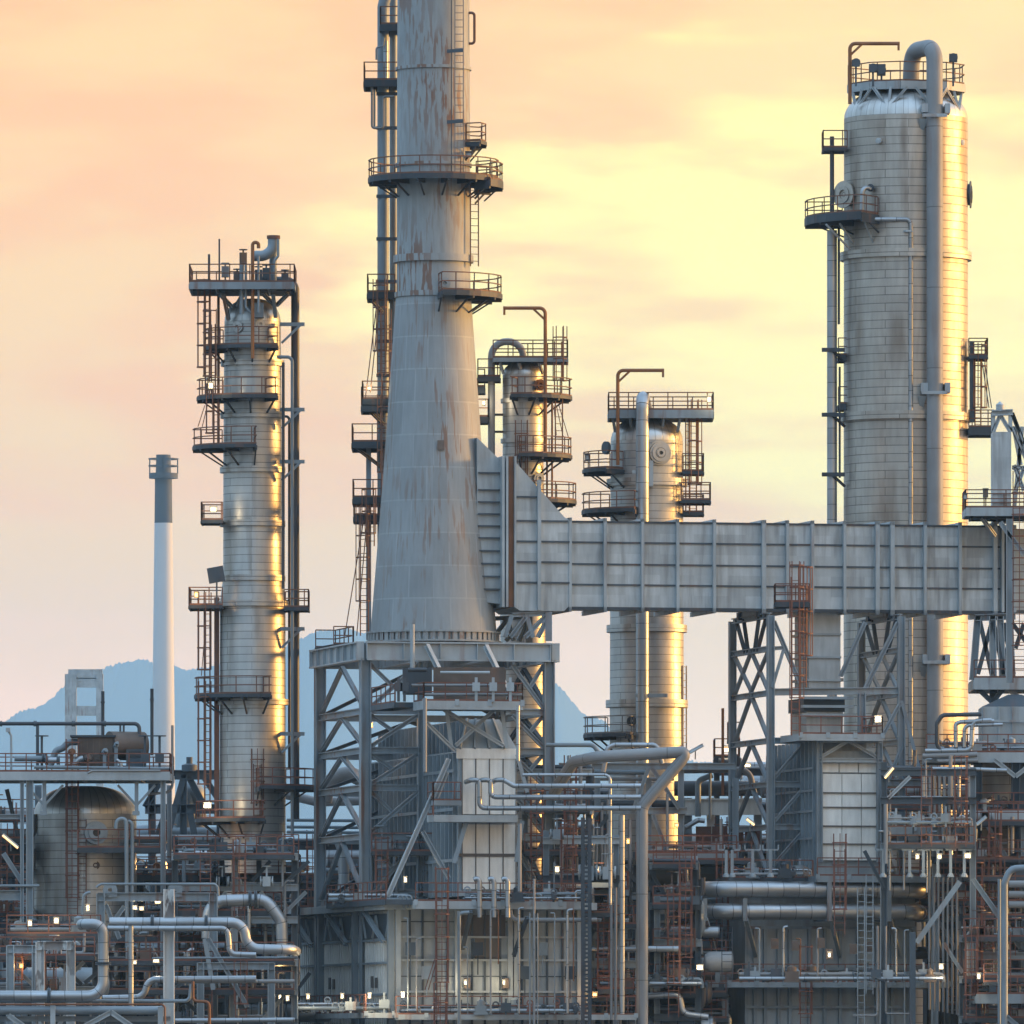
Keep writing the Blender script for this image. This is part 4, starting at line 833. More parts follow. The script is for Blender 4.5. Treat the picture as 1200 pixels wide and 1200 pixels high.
HG.deck(f2, HG.u(855, 0), HG.u(952, 0), -.2, 3, 1030, 'f', 'rail_red', 'steel_mid', .35); HG.deck(f2, HG.u(1038, -1.6), HG.u(1139, -1.6), -1.6, 1.5, 970, 'f', 'rail_red', 'steel_light', .45); HG.deck(f2, HG.u(1038, -1.4), HG.u(1092, -1.4), -1.4, 1, 945, 'f', 'rail_red', 'steel_mid', .3, False)
# vertical duct from the long duct down to the furnace
vd_ = [(948, 985, 712, 806), (942, 990, 818, 834), (945, 988, 834, 862)]
VG = Grid(o=GD.at(GD.u(948, -1.6), -1.6)); 
for k, (x0, x1, ya, yb) in enumerate(vd_): b = MB(); VG.box(b, VG.u(x0), VG.u(x1), 0, 3.4 if k == 0 else 3.6+k*.1, VG.z(yb)+.003*k, VG.z(ya)-.003*k); b.build('downcomer_duct', 'duct_panel' if k != 1 else 'steel_mid', f2)
b = MB()
for y in (716, 743, 770, 797): VG.box(b, VG.u(946), VG.u(985.5), -.12, -.004, VG.z(y)-.06, VG.z(y)+.06); VG.box(b, VG.u(946)-.1, VG.u(947.5), 0, 3.2, VG.z(y)-.06, VG.z(y)+.06)
for y in (818, 828, 838): VG.box(b, VG.u(938), VG.u(998), -.5, -.1, VG.z(y)-.08, VG.z(y)+.08)
b.build('duct_flange', 'steel_light', f2)
b = MB(); VG.box(b, VG.u(985), VG.u(990), .3, 3, VG.z(798), VG.z(794)); b.build('duct_flange', 'steel', f2)
# caged ladder up to the duct
lg = thing('caged_ladder', 'tall rust red caged ladder reaching up to the long duct', 'ladder', P(933, 862, -2))
ladder(lg, 932, 2, 862, 676, 20, True, 'rail_red', .5); ladder(lg, 941, 3, 805, 683, 40, True, 'rail_red', .5)
bplat(lg, 908, 948, 3, -1, 1.4, 707, 'rail_red', 'lfb', .3)
# radiant box and headers
RG = Grid(o=HG.at(HG.u(872, 1), 1)); rw = RG.u(1072); rz = RG.z
b = MB(); RG.box(b, 0, rw, 0, 13, 0, rz(1034)); b.build('radiant_box', 'wall_panel', f2)
b = MB()
for x in (874, 884, 896, 912, 925, 948, 966, 984, 1005, 1027, 1045, 1070): RG.box(b, RG.u(x)-.1, RG.u(x)+.1, -.22, -.004, 0, rz(1086))
for y in (1087, 1135, 1180): RG.box(b, 0, rw, -.3, -.225, rz(y)-.08, rz(y)+.08)
b.build('wall_stiffener', 'steel', f2)
for k, y in enumerate((1043, 1069)):
    b = MB(); q = .48; pts = [RG.at(RG.u(826, -2.6)+.4, 6+k*.2, y), RG.at(RG.u(826, -2.6)+.4, -2.6, y), RG.at(RG.u(1093-k*3, -2.6)-.4, -2.6, y), RG.at(RG.u(1093-k*3, -2.6)-.4, 6, y)]
    b.tube(pts, q, 20, bend=1.25); b.build('header_pipe', 'pipe_clad', f2)
for x in (826, 873, 972, 1042, 1092):
    b = MB(); u = RG.u(x, -3.2); RG.box(b, u-.13, u+.13, -3.25, -3.12, rz(1078), rz(1030) if x > 950 else rz(1054)); RG.box(b, u-.13, u+.13, -3.25, 0, rz(1080), rz(1077)); b.bar(RG.at(u+.1, -3.1, 1078), RG.at(u+1.4, -.3, 1120), .22); b.build('header_bracket', 'steel', f2)
RG.deck(f2, RG.u(822, -2), RG.u(1112, -2), -2, -.3, 1152, 'f', 'rail_red', 'steel', .32); 
for x, y0, y1, y in ((984, 1096, 995, -3), (944, 1215, 1125, -4), (1157, 1155, 995, 0), (1150, 1215, 1165, -1)): ladder(f2, x, GD.o.y+y-6, y0, y1, 0, True, 'rail_red', .6)
for x, y0, y1 in ((1009, 1215, 1040), (1019, 1165, 1025)): ladder(f2, x, -5, y0, y1, 0, False, 'steel', .4)
for x in (851, 858, 882, 903, 1035, 1066, 1082, 1099, 1114, 1130):
    b = MB(); p = P(x, 1028, -1.5 if x < 950 else -2.5); b.bar(p, p+Z3*1.6, .17, up=(0, 1, 0)); b.bar(p+V((-.45, 0, 1.6)), p+V((.45, 0, 1.6)), .1); b.bar(p+V((-.45, 0, 1.6)), p+V((-.45, 0, 1.9)), .08, up=(0, 1, 0)); b.bar(p+V((.45, 0, 1.6)), p+V((.45, 0, 1.9)), .08, up=(0, 1, 0)); b.lathe(p, [(.2, 0), (.2, .1), (.1, .25)], 12); b.build('spring_hanger', 'steel', f2)
ppipe(f2, [(1038, 942), (1038, 1012)], -3, 2.6, 'pipe_grey', name='downpipe')
for i in range(7): ppipe(f2, [(1090+i*5.6, 905+i*0, 0), (1090+i*5.6, 960)], 2-i*.1, 2.0, 'pipe_clad', name='riser_tube'); ppipe(f2, [(1089+i*5.4, 1028), (1089+i*5.4, 1183+i)], 1-i*.1, 1.5, 'pipe_grey', name='riser_tube')
ppipe(f2, [(1092, 901, 0), (1128, 901, 0), (1180, 903, 0)], 2.5, 2.6, 'pipe_clad', name='header_pipe')
ppipe(f2, [(1028, 1085), (1028, 1190), (1000, 1190)], -4, 1.7, 'pipe_grey', name='downpipe'); ppipe(f2, [(1038, 1085), (1038, 1188), (1070, 1188)], -4, 1.3, 'pipe_grey', name='downpipe')
b = MB(); b.box(P(1066, 0, -6).x, P(1073, 0, -6).x, -6, -5.6, 0, P(0, 1092, -6).z); b.build('column_post', 'steel_mid', f2)
b = MB(); b.bar(P(1125, 1033, -4), P(1074, 1105, -4), .3); b.build('knee_brace', 'steel', f2)
for x in (980,): b = MB(); p = P(x-8, 1118, -6); b.box(p.x-.2, p.x+.2, p.y, p.y+.5, p.z-.3, p.z+.3); b.build('burner_box', 'machine', f2)
pipe('long silver pipe just under the right furnace deck, left end rounded', [(768, 1098, 0), (772, 1093), (843, 1092)], 2, 7, 'pipe_clad', .5)
pipe('thick silver pipe at lower middle, running under the bent grey pipe', [(693, 1112), (795, 1112)], -4, 3.7, 'pipe_clad')
pipe('curving silver elbow pipe near the bottom right of the fat grey pipe', [(740, 1168), (794, 1166), (797, 1172), (800, 1188), (830, 1192)], -2, 4, 'pipe_clad', .8)

# ------------------------------------------------------------------ LEFT VESSEL and its steelwork
Y = 4; cx = 100; c = thing('storage_drum', 'broad upright silver drum at far left under the loaded steel deck', 'vessel', gz(cx, Y))
shell(c, cx, Y, [(60, 955), (60, 1090)], 'clad', 921, seg=72)
p = P(112, 976, Y-m(58, Y)); b = MB()
for r0, r1, h in ((9, 13.5, .45), (4.5, 9, .62)): b.lathe(p, [(m(r0), -.3), (m(r1), -.3), (m(r1), h), (m(r0), h), (m(r0), -.3)], 32, axis=V((.15, -1, 0)))
b.lathe(p, [(m(5), .3), (.01, .3)], 24, axis=V((.15, -1, 0)), mi=1); b.build('round_nozzle', ['steel_light', 'glass_dark'], c)
manway(c, 112, 1014, Y-m(58, Y), 5, (.1, -1, 0), .3, 'machine')
bplat(c, 95, 192, Y, -4.6, -1.6, 996, 'rail_red', 'fr', .3); bplat(c, 155, 196, Y, -4.5, -1.4, 985, 'rail_red', 'fr', .2)
ladder(c, 85, Y-3.4, 1096, 884, 0, True, 'rail_red', .6); ladder(c, 96, Y-3.2, 1060, 960, 0, False, 'rail_red', .5)
Y = -1; t = thing('equipment_deck', 'grey steel deck over the broad drum, crowded with machinery and pipes', 'steel deck', gz(60, Y))
bplat(t, -40, 200, Y, -1.5, 5.5, 906, 'rail_red', 'frb', .5, edge='steel_light')
for x, w_ in ((36, .42), (27, .22), (-20, .4), (192, .3)):
    for dy in (-1.2, 9.6): member(t, 'leg', V((P(x, 0, Y).x, Y+dy, 0)), P(x, 908, Y)+V((0, dy, -.35)), w_, w_, up=(1, 0, 0))
for x, yb in ((52, 952), (160, 952)):
    b = MB(); b.bar(P(x, 915, Y-1), P(x, yb, Y-1), .22, up=(0, 1, 0)); b.box(P(x-4, 0, Y).x, P(x+4, 0, Y).x, Y-1.2, Y-.7, P(0, yb+4, Y).z, P(0, yb-1, Y).z); b.bar(P(x, 944, Y-1), P(x-22, 920, Y-1), .14); b.bar(P(x, 944, Y-1), P(x+22, 920, Y-1), .14); b.build('hanger', 'steel', t)
member(t, 'beam', P(-40, 957, Y-1), P(28, 957, Y-1), .3, .3); member(t, 'beam', P(-40, 1049, Y-1), P(28, 1049, Y-1), .4, .6); member(t, 'brace', P(4, 1000, Y-1), P(26, 1034, Y-1), .28, .28); member(t, 'brace', P(8, 925, Y+3), P(26, 1000, Y+3), .24, .24, mt='steel_mid')
ppipe(t, [(-40, 1038), (46, 1038)], Y-1.4, 1.8, 'pipe_blue', name='deck_pipe'); ppipe(t, [(40, 899), (200, 901)], Y-1.2, 2, 'pipe_blue', name='deck_pipe'); ppipe(t, [(103, 906), (108, 903), (160, 903), (188, 903)], Y-1.6, 1.2, 'pipe_grey', name='deck_pipe')
def machine(label, x0, x1, y0, y1, Y):
    t = thing('compressor_skid', label, 'machine', P((x0+x1)/2, y1, Y)); f = lambda k: x0+(x1-x0)*k; g = lambda k: y0+(y1-y0)*k
    b = MB(); a, c = P(f(.08), g(1), Y), P(f(.60), g(.05), Y); b.box(a.x, c.x, Y, Y+2.4, a.z, c.z)
    for k in range(6): xx = a.x+(c.x-a.x)*(k+.5)/6; b.box(xx-.04, xx+.04, Y-.08, Y-.004, a.z+.1, c.z-.1)
    b.build('casing', 'machine', t)
    b = MB(); b.box(P(f(-.02), 0, Y).x, P(f(.62), 0, Y).x, Y-.2, Y+2.6, c.z+.003, c.z+.12); b.build('roof_plate', 'steel_dark', t)
    b = MB(); q = P(f(.74), g(.32), Y+1); b.lathe(q, [(.01, -1.2), (.85, -1.2), (.85, 1.0), (.01, 1.0)], 24, axis=V((-1, -.5, 0))); b.build('motor', 'machine', t)
    b = MB(); a, c = P(f(.76), g(1), Y-.5), P(f(1), g(.42), Y-.5); b.box(a.x, c.x, Y-.5, Y+1, a.z, c.z); e = MB(); w_ = c.x-a.x; e.box(a.x+w_*.15, c.x-w_*.15, Y-.53, Y-.503, a.z+(c.z-a.z)*.55, a.z+(c.z-a.z)*.88); o = b.build('control_box', 'steel_mid', t); e.build('window', 'glass_dark', o)
    for k, (xa, ya, r_, mt_) in enumerate(((.0, .5, 4, 'pipe_rust'), (.22, .7, 4.5, 'machine'), (.46, .5, 3.5, 'pipe_blue'), (.62, .3, 3, 'pipe_blue'))):
        b = MB(); q = P(f(xa), g(ya), Y-.6); b.lathe(q, [(.01, -.3), (m(r_), -.3), (m(r_), .2), (m(r_)*.6, .22), (m(r_)*.6, .5), (.01, .5)], 16, axis=V((.2, -1, .1*k))); b.bar(q, P(f(xa), g(1), Y-.6), .2, up=(0, 1, 0)); b.build('pump', mt_, t)
    ppipe(t, [(f(.04), g(1)), (f(.06), g(.75)), (f(.16), g(.7))], Y-.8, 3.6, 'pipe_clad', name='suction_pipe', bend=.5); ppipe(t, [(f(.62), g(.75)), (f(.68), g(.8)), (f(.70), g(1.1))], Y-.8, 2.2, 'pipe_clad', name='suction_pipe', bend=.4)
    ppipe(t, [(f(-.3), g(.95)), (f(-.22), g(.45)), (f(-.12), g(.4)), (f(-.05), g(.2)), (f(.1), g(.2))], Y+.5, 4, 'pipe_blue', name='suction_pipe', bend=.7)
machine('rusty brown machine with cabin window on the deck above the broad drum', 84, 168, 862, 900, 1)
pipe('dark pipe line running high over the deck machinery at far left', [(-40, 848), (163, 848), (164, 872)], 2, 2.3, 'pipe_dark', .3, flanges=((0, .2), (0, .4), (0, .62), (0, .8)))
b = MB(); b.bar(P(44, 850, 2), P(44, 905, 2), .18, up=(0, 1, 0)); b.bar(P(145, 850, 2), P(145, 875, 2), .12, up=(0, 1, 0)); b.bar(P(141, 850, 2), P(141, 875, 2), .12, up=(0, 1, 0)); one('pipe_stanchion', b, 'steel_mid', 'thin dark stanchion carrying the high pipe line over the deck', 'support')
pipe('short fat grey pipe lying on the deck left of the rusty machine', [(17, 889), (54, 889)], -1, 3.4, 'pipe_blue', flanges=((0, .92),))
pipe('pale flanged spool pipe on deck below rusty machine', [(54, 891), (69, 891)], -1.4, 3.6, 'pipe_clad', flanges=((0, .05), (0, .95)))
for lb, x, y0, y1, Y_, r_ in (('left of the two thin masts above the deck machinery', 120.5, 810, 900, 8, .1), ('right of the two thin masts above deck machinery', 178, 807, 885, 8, .1)):
    b = MB(); b.tube([P(x, y1, Y_), P(x, y0, Y_)], r_, 8); b.box(P(x, 0, Y_).x-.12, P(x, 0, Y_).x+.12, Y_-.12, Y_+.12, P(0, y0+14, Y_).z, P(0, y0+12, Y_).z); one('mast', b, 'steel_dark', lb, 'mast')
pipe('slim upright vent pipe at right end of the far left deck, hooked at its foot', [(202, 850), (202, 928), (172, 931)], 0, 1.6, 'pipe_grey', .5)
pipe('candy cane vent pipe in front of the broad drum nozzle', [(136, 971), (137, 960), (148, 959), (149, 1110)], -4, 2.4, 'pipe_blue', .3); pipe('plain upright pipe just right of the candy cane vent pipe', [(150, 962), (155, 964), (155, 1075)], -3.8, 2.2, 'pipe_blue', .3)
b = MB(); b.tube([P(13, 905, 0), P(13, 862, 0), P(9, 855, 0)], .07, 8, bend=.2); b.box(P(7, 0, 0).x, P(12, 0, 0).x, -.3, .1, P(0, 858, 0).z, P(0, 853, 0).z); one('lamp_post', b, 'steel_light', 'short bent lamp post at left end of the far left deck', 'lamp post')
for x, lb in ((170, 'upright valve on the deck beside the right thin mast'), (187, 'upright valve at the right end of the far left deck'), (49, 'bonnet valve cluster at the left of the rusty machine')):
    b = MB(); p = P(x, 893, -.5); b.bar(p-Z3*.5, p+Z3*1.5, .14, up=(0, 1, 0)); b.lathe(p+Z3*1.5, [(.01, 0), (.4, 0), (.4, .06), (.01, .06)], 14); b.box(p.x-.25, p.x+.25, p.y-.25, p.y+.25, p.z, p.z+.5); one('valve', b, 'steel_mid', lb, 'valve')

# ------------------------------------------------------------------ left foreground pipes and portals
pipe('fat silver pipe turning down at left foreground and running out of frame', [(93, 1083, 3), (96, 1083), (121, 1083), (121, 1167), (-60, 1167)], -26, 6.3, 'pipe_clad', .85, seg=18, flanges=((2, .55), (3, .35)))
pipe('long silver pipe with a step down toward the furnace wall', [(128, 1081), (286, 1081), (289, 1112), (343, 1113), (343, 1113, 9)], -24.5, 6.0, 'pipe_clad', .95, seg=18, flanges=((0, .32), (0, .72)))
pipe('thinner silver pipe hugging the underside of the stepped long pipe', [(126, 1088), (267, 1088), (269, 1118), (300, 1119)], -25, 3.3, 'pipe_clad', .4)
pipe('slim seamed pipe dropping from the long pipe, right of the fat turned pipe', [(153.5, 1085), (153.5, 1180)], -25.8, 3.1, 'pipe_clad'); pipe('low silver pipe with an upward kink, left of the peeling white post', [(120, 1170), (168, 1169), (174, 1148), (300, 1147)], -23, 4, 'pipe_clad', .6)
pipe('rust orange line along the bottom left edge of the rack', [(-60, 1177), (193, 1177), (194, 1230)], -27, 1.2, 'pipe_rust', .25); pipe('dull silver pipe beneath the rust orange line', [(-60, 1184), (190, 1184)], -26, 5.2, 'pipe_blue'); pipe('low grey pipe between fat turned pipe and peeling post', [(-60, 1173), (222, 1173), (224, 1153)], -25, 2.2, 'pipe_blue', .3)
pipe('short rust red pipe with two bends at lower left', [(226, 1150), (226, 1173), (245, 1174), (246, 1230)], -26, 1.8, 'pipe_rust', .25); pipe('pale silver pipe at the bottom edge, left of furnace', [(205, 1196), (345, 1195)], -25, 2.8, 'pipe_clad')
pipe('thick silver hoop pipe with a bolted ring, left of furnace roof', [(243, 1100), (245, 1056), (312, 1054), (330, 1080), (331, 1130)], -8, 7.2, 'pipe_clad', 1.0, flanges=((1, .72), (1, .82)), seg=18)
pipe('thin blue pipe making a hump over the beam at lower left', [(113, 1040), (118, 1036), (180, 1036), (255, 1036), (256, 1050)], -14, 1.5, 'pipe_blue', .3); pipe('bent pipe stub in front of the drum foot', [(97, 1072), (98, 1047), (106, 1046)], -12, 1.8, 'pipe_blue', .3)
pipe('horizontal copper lit pipe under the long stepped pipe', [(200, 1150), (345, 1150)], -18, 2.4, 'pipe_grey'); pipe('slim grey handrail pipe low beside peeling post', [(178, 1123), (345, 1122)], -22, 1.2, 'pipe_blue')
def portal(label, x0, x1, yt, yb, Y, mt_, w=.55, lug=None, braces=()):
    t = thing('pipe_portal', label, 'pipe support', gz((x0+x1)/2, Y))
    for x in (x0, x1):
        if x is not None: member(t, 'post', gz(x, Y), P(x, yt, Y), w, w, mt=mt_, up=(1, 0, 0))
    b = MB(); b.hb(P(x0-3, yt+4, Y), P(x1+3, yt+4, Y), w*.8, w); b.build('beam', mt_, t)
    for x in (lug or ()): b = MB(); b.lathe(P(x, yt-4, Y-.1), [(.12, -.06), (.42, -.06), (.42, .06), (.12, .06), (.12, -.06)], 20, axis=V((0, -1, 0))); b.box(P(x, 0, Y).x-.4, P(x, 0, Y).x+.4, Y-.16, Y-.04, P(0, yt+4, Y).z, P(0, yt-2, Y).z); b.build('lifting_lug', mt_, t)
    for q in braces: member(t, 'brace', P(q[0], q[1], Y), P(q[2], q[3], Y), .26, .26, mt='steel')
portal('peeling white pipe portal at the far left foreground', 47, 83, 1104, 1200, -23, 'peeling', .5)
portal('grey pipe portal with lifting lugs in front of the broad drum', 118, 250, 1047, 1200, -12, 'steel', .5, (129, 205), ((124, 1060, 140, 1100), (146, 1062, 122, 1095)))
b = MB(); b.hb(gz(198, -24), P(198, 1042, -24), .62, .62, .08, (1, 0, 0)); one('peeling_post', b, 'peeling', 'thick peeling white post in front of long silver pipe', 'post')
portal('blue grey low portal at lower left under fat pipe', 12, 42, 1108, 1200, -21, 'steel_light', .45); portal('blue grey portal beneath the long stepped pipe', 235, 318, 1128, 1200, -15, 'steel', .42, None, ((240, 1100, 250, 1160), (244, 1100, 290, 1180)))
t = thing('pipe_bridge', 'low truss carrying pipes along the bottom left corner', 'truss', gz(100, -26.5))
member(t, 'chord', P(-60, 1194, -25.5), P(200, 1194, -25.5), .3, .3); member(t, 'chord', P(-60, 1230, -25.5), P(200, 1230, -25.5), .3, .3)
for x0, y0, x1, y1 in ((10, 1190, 45, 1215), (95, 1205, 130, 1186), (130, 1186, 165, 1210), (62, 1178, 62, 1230), (188, 1180, 188, 1230)): member(t, 'brace', P(x0, y0, -26.6), P(x1, y1, -26.6), .28, .28, mt='steel_light')
b = MB(); Y = -16; p = P(50, 1153, Y); b.lathe(p, [(.01, -1.35), (.6, -1.25), (.95, -.9), (.95, 3.4), (.6, 3.75), (.01, 3.85)], 28, axis=V((1, .1, 0))); o = one('drum', b, 'pipe_blue', 'grey horizontal drum lying behind the peeling white portal', 'drum')
for i, (x0, x1, y, Y_, sd, lb) in enumerate(((8, 118, 1095, -13, 'f', 'narrow walkway with rust red rails at the foot of the broad drum'), (160, 352, 1026, 6, 'f', 'rust railed walkway behind the lugged grey portal'), (255, 350, 1000, 2, 'fl', 'rust railed walkway at the foot of the slender left column'), (200, 330, 1068, -3, 'f', 'low rust railed walkway behind the silver hoop pipe'))):
    t = thing('walkway', lb, 'walkway', P((x0+x1)/2, y, Y_)); bplat(t, x0, x1, Y_, 0, 4, y, 'rail_red', sd, .35)
    for x in (x0+4, (x0+x1)/2, x1-4): member(t, 'leg', V((P(x, 0, Y_).x, Y_+2, 0)), P(x, y+4, Y_)+V((0, 2, 0)), .3, .3, mt='steel_mid', up=(1, 0, 0))
# pale blue vessel and truss bridge behind, left
Y = 44; t = thing('pipe_bridge', 'dark blue truss bridge behind, between broad drum and slender column', 'truss', gz(220, Y))
for dy in (0, 4):
    for y in (908, 948): member(t, 'chord', P(170, y, Y+dy), P(262, y, Y+dy), .5, .6, mt='steel_mid')
    for x0, y0, x1, y1 in ((215, 912, 190, 1000), (222, 912, 240, 946), (170, 946, 190, 912), (240, 912, 262, 946), (178, 1000, 195, 950), (232, 1000, 222, 948)): member(t, 'brace', P(x0, y0, Y+dy), P(x1, y1, Y+dy), .4, .4, mt='steel_mid')
    for x in (178, 215, 258): member(t, 'post', V((P(x, 0, Y).x, Y+dy, 0)), P(x, 908, Y+dy), .45, .45, mt='steel_mid', up=(1, 0, 0))
b = MB(); b.lathe(P(222, 904, Y), [(.01, 0), (.5, 0), (.5, .4), (.2, .5), (.2, .9), (.01, .9)], 14); b.build('valve', 'steel_mid', t)
pipe('huge pale blue pipe with domed elbow behind the slender left column', [(232, 1040, 2), (228, 930), (221, 925), (216, 960), (216, 978), (160, 980)], 50, 13, 'pipe_blue', 1.5, seg=20)
pipe('pale blue horizontal main behind the foot of the slender column', [(150, 978), (262, 977)], 46, 8, 'pipe_blue'); pipe('dull brown pipe crossing behind the stack frame at left', [(330, 930), (372, 940), (440, 938)], 26, 5.5, 'pipe_grey', .8)
pipe('grey hood shaped elbow pipe behind the left bays of stack frame', [(380, 940), (384, 915), (408, 905), (432, 918), (436, 960)], 24, 9, 'pipe_grey', 1.2, seg=18)
pipe('silver pipe stub upright behind lowest bay of the stack frame', [(403, 1060), (403, 1000), (392, 972)], 22, 6.5, 'pipe_clad', .8)
for i, y in enumerate((961, 969, 975)): pipe('pale thin pipe, %s of three stretching from slender column to stack frame' % ('top', 'middle', 'bottom')[i], [(336, y), (440, y+1)], 20+i, 2, 'pipe_blue')

# ------------------------------------------------------------------ middle steelwork right of furnace 1
Y = 12; t = thing('pipe_rack', 'grey pipe rack behind bent fat pipe, with rust railed decks', 'pipe rack', gz(770, Y))
for x in (655, 700, 760, 798, 862):
    for dy in (0, 6): member(t, 'post', V((P(x, 0, Y).x, Y+dy, 0)), P(x, 890 if x == 798 else 912, Y+dy), .36, .36, up=(1, 0, 0))
for y, x0, x1 in ((898, 655, 862), (950, 655, 805), (1020, 655, 862), (1075, 655, 862)): 
    for dy in (-.25, 6.25): member(t, 'beam', P(x0, y, Y+dy), P(x1, y, Y+dy), .3, .4)
for x0, y0, x1, y1 in ((760, 900, 742, 950), (764, 900, 796, 948), (700, 950, 660, 1018), (660, 950, 698, 1018), (735, 985, 718, 1040), (802, 1020, 850, 1070), (760, 1040, 800, 1075), (765, 955, 790, 1018), (640, 1040, 668, 1000)): member(t, 'brace', P(x0, y0, Y-.5), P(x1, y1, Y-.5), .24, .24, mt='steel')
bplat(t, 752, 862, Y, -2.5, 5, 1002, 'rail_red', 'f', .45, edge='steel'); bplat(t, 640, 735, Y, -5, 2, 1045, 'rail_red', 'f', .35, edge='steel'); bplat(t, 640, 702, Y, -5, 2, 975, 'rail_red', 'fr', .3); bplat(t, 690, 730, Y, -6, 0, 1035, 'rail_red', 'f', .4, edge='steel_light')
for y, x0, x1, r_, mt_ in ((905, 690, 760, 3, 'pipe_blue'), (913, 660, 790, 2, 'pipe_grey'), (942, 655, 798, 4.5, 'pipe_dark'), (1010, 655, 750, 3, 'pipe_dark'), (1030, 700, 800, 4, 'pipe_dark')): ppipe(t, [(x0, y), (x1, y)], Y+1, r_, mt_, name='rack_pipe')
for x, y0, y1, r_ in ((668, 915, 1060, 3), (676, 960, 1070, 2), (705, 940, 1200, 2), (712, 930, 1200, 1.6), (738, 960, 1100, 2.4), (782, 930, 1000, 1.8), (845, 960, 1080, 2)): ppipe(t, [(x, y0), (x, y1)], Y-1, r_, 'pipe_grey', name='riser_pipe')
b = MB(); b.box(P(668, 0, Y).x, P(674, 0, Y).x, Y-4, Y-3.4, P(0, 978, Y).z, P(0, 955, Y).z); b.build('junction_box', 'steel_light', t)
ladder(t, 629, -3, 1040, 925, 0, True, 'rail_red', .6)
for xa, ya, xb, yb in ((634, 1000, 652, 1036), (636, 1000, 668, 1036)): b = MB(); b.bar(P(xa, ya, Y-6), P(xb, yb, Y-6), .07); b.build('guy_cable', 'rail_red', t)
Y = 20; t = thing('pipe_rack', 'white beamed pipe rack with red brown panels, left of the duct trestle', 'pipe rack', gz(840, Y))
b = MB(); b.hb(P(803, 946, Y), P(893, 945, Y), .5, 1.0, .08); b.build('beam', 'panel_white', t)
for x in (806, 833, 888): b = MB(); b.hb(gz(x, Y+.6), P(x, 935, Y+.6), .5, .5, .07, (1, 0, 0)); b.build('post', 'panel_white' if x == 833 else 'steel_light', t)
b = MB()
for k in range(4): b.box(P(815+k*19, 0, Y).x, P(833+k*19, 0, Y).x, Y-1.2+k*.02, Y-1.0, P(0, 990, Y).z, P(0, 969, Y).z)
b.build('screen_panel', 'panel_rust', t); bplat(t, 800, 868, Y, -2, 2, 1000, 'rail_red', 'f', .4, edge='steel_mid'); ladder(t, 845, Y-2.5, 1035, 975, 0, True, 'rail_red', .6)
ppipe(t, [(790, 924), (888, 924)], Y+1, 9, 'pipe_dark', name='rack_pipe', seg=18); ppipe(t, [(800, 903), (878, 902), (884, 930)], Y-1, 3.6, 'pipe_grey', name='rack_pipe', bend=.7); ppipe(t, [(803, 970), (818, 961), (826, 962)], Y-1.5, 3, 'pipe_clad', name='rack_pipe'); ppipe(t, [(818, 957), (818, 915), (835, 908)], Y-.6, 3.6, 'pipe_blue', name='riser_pipe'); ppipe(t, [(832, 960), (832, 905)], Y-.8, 1.6, 'pipe_blue', name='riser_pipe')
b = MB(); b.bar(P(847, 830, Y), P(847, 932, Y), .17, up=(0, 1, 0)); b.build('stack_rod', 'davit_paint', t)
t = thing('platform_tower', 'little railed platform tower with dark tank just left of duct trestle', 'platform', gz(855, 28)); bplat(t, 837, 866, 28, -2, 2, 888, 'rail_rust', 'flr', .8); bplat(t, 853, 866, 28, -1, 1, 868, 'rail_rust', 'fl', .2)
for x in (840, 863): member(t, 'leg', gz(x, 28), P(x, 890, 28), .35, .35, mt='steel_mid', up=(1, 0, 0))
ppipe(t, [(842, 893), (862, 893)], 26, 5, 'pipe_dark', name='drum')
t = thing('drum', 'round ended grey drum low beside the right furnace wall', 'drum', P(840, 1128, -2)); b = MB(); p = P(832, 1127, -2); b.lathe(p, [(.01, -.4), (.42, -.3), (.6, 0), (.6, 1.3), (.01, 1.3)], 24, axis=V((1, .1, 0))); b.build('shell', 'pipe_grey', t)
b = MB(); b.box(p.x+.3, p.x+.6, p.y-.4, p.y+.6, p.z-1.2, p.z-.6); b.build('saddle', 'steel_mid', t)
t = thing('walkway', 'lower walkway at mid bottom, between furnaces, with rust rails', 'walkway', P(775, 1160, -1))
bplat(t, 744, 825, 0, -1, 4, 1152, 'rail_red', 'f', .35); bplat(t, 700, 742, -4, -1, 4, 1160, 'rail_red', 'f', .3)
for x in (748, 771, 820): member(t, 'leg', gz(x, 0), P(x, 1116 if x == 771 else 1154, 0), .4, .4, mt='pipe_grey' if x == 771 else 'steel_mid', up=(1, 0, 0))
for x0, y0, x1, y1 in ((700, 1072, 688, 1090), (716, 1064, 696, 1100)): member(t, 'brace', P(x0, y0, -4), P(x1, y1, -4), .2, .2, mt='steel')
t = thing('loop_ladder', 'slim dark upright ladder standing left of low right furnace wall', 'ladder', P(852, 1150, -5)); ladder(t, 852, -5, 1150, 1086, 0, False, 'steel_dark', .6)

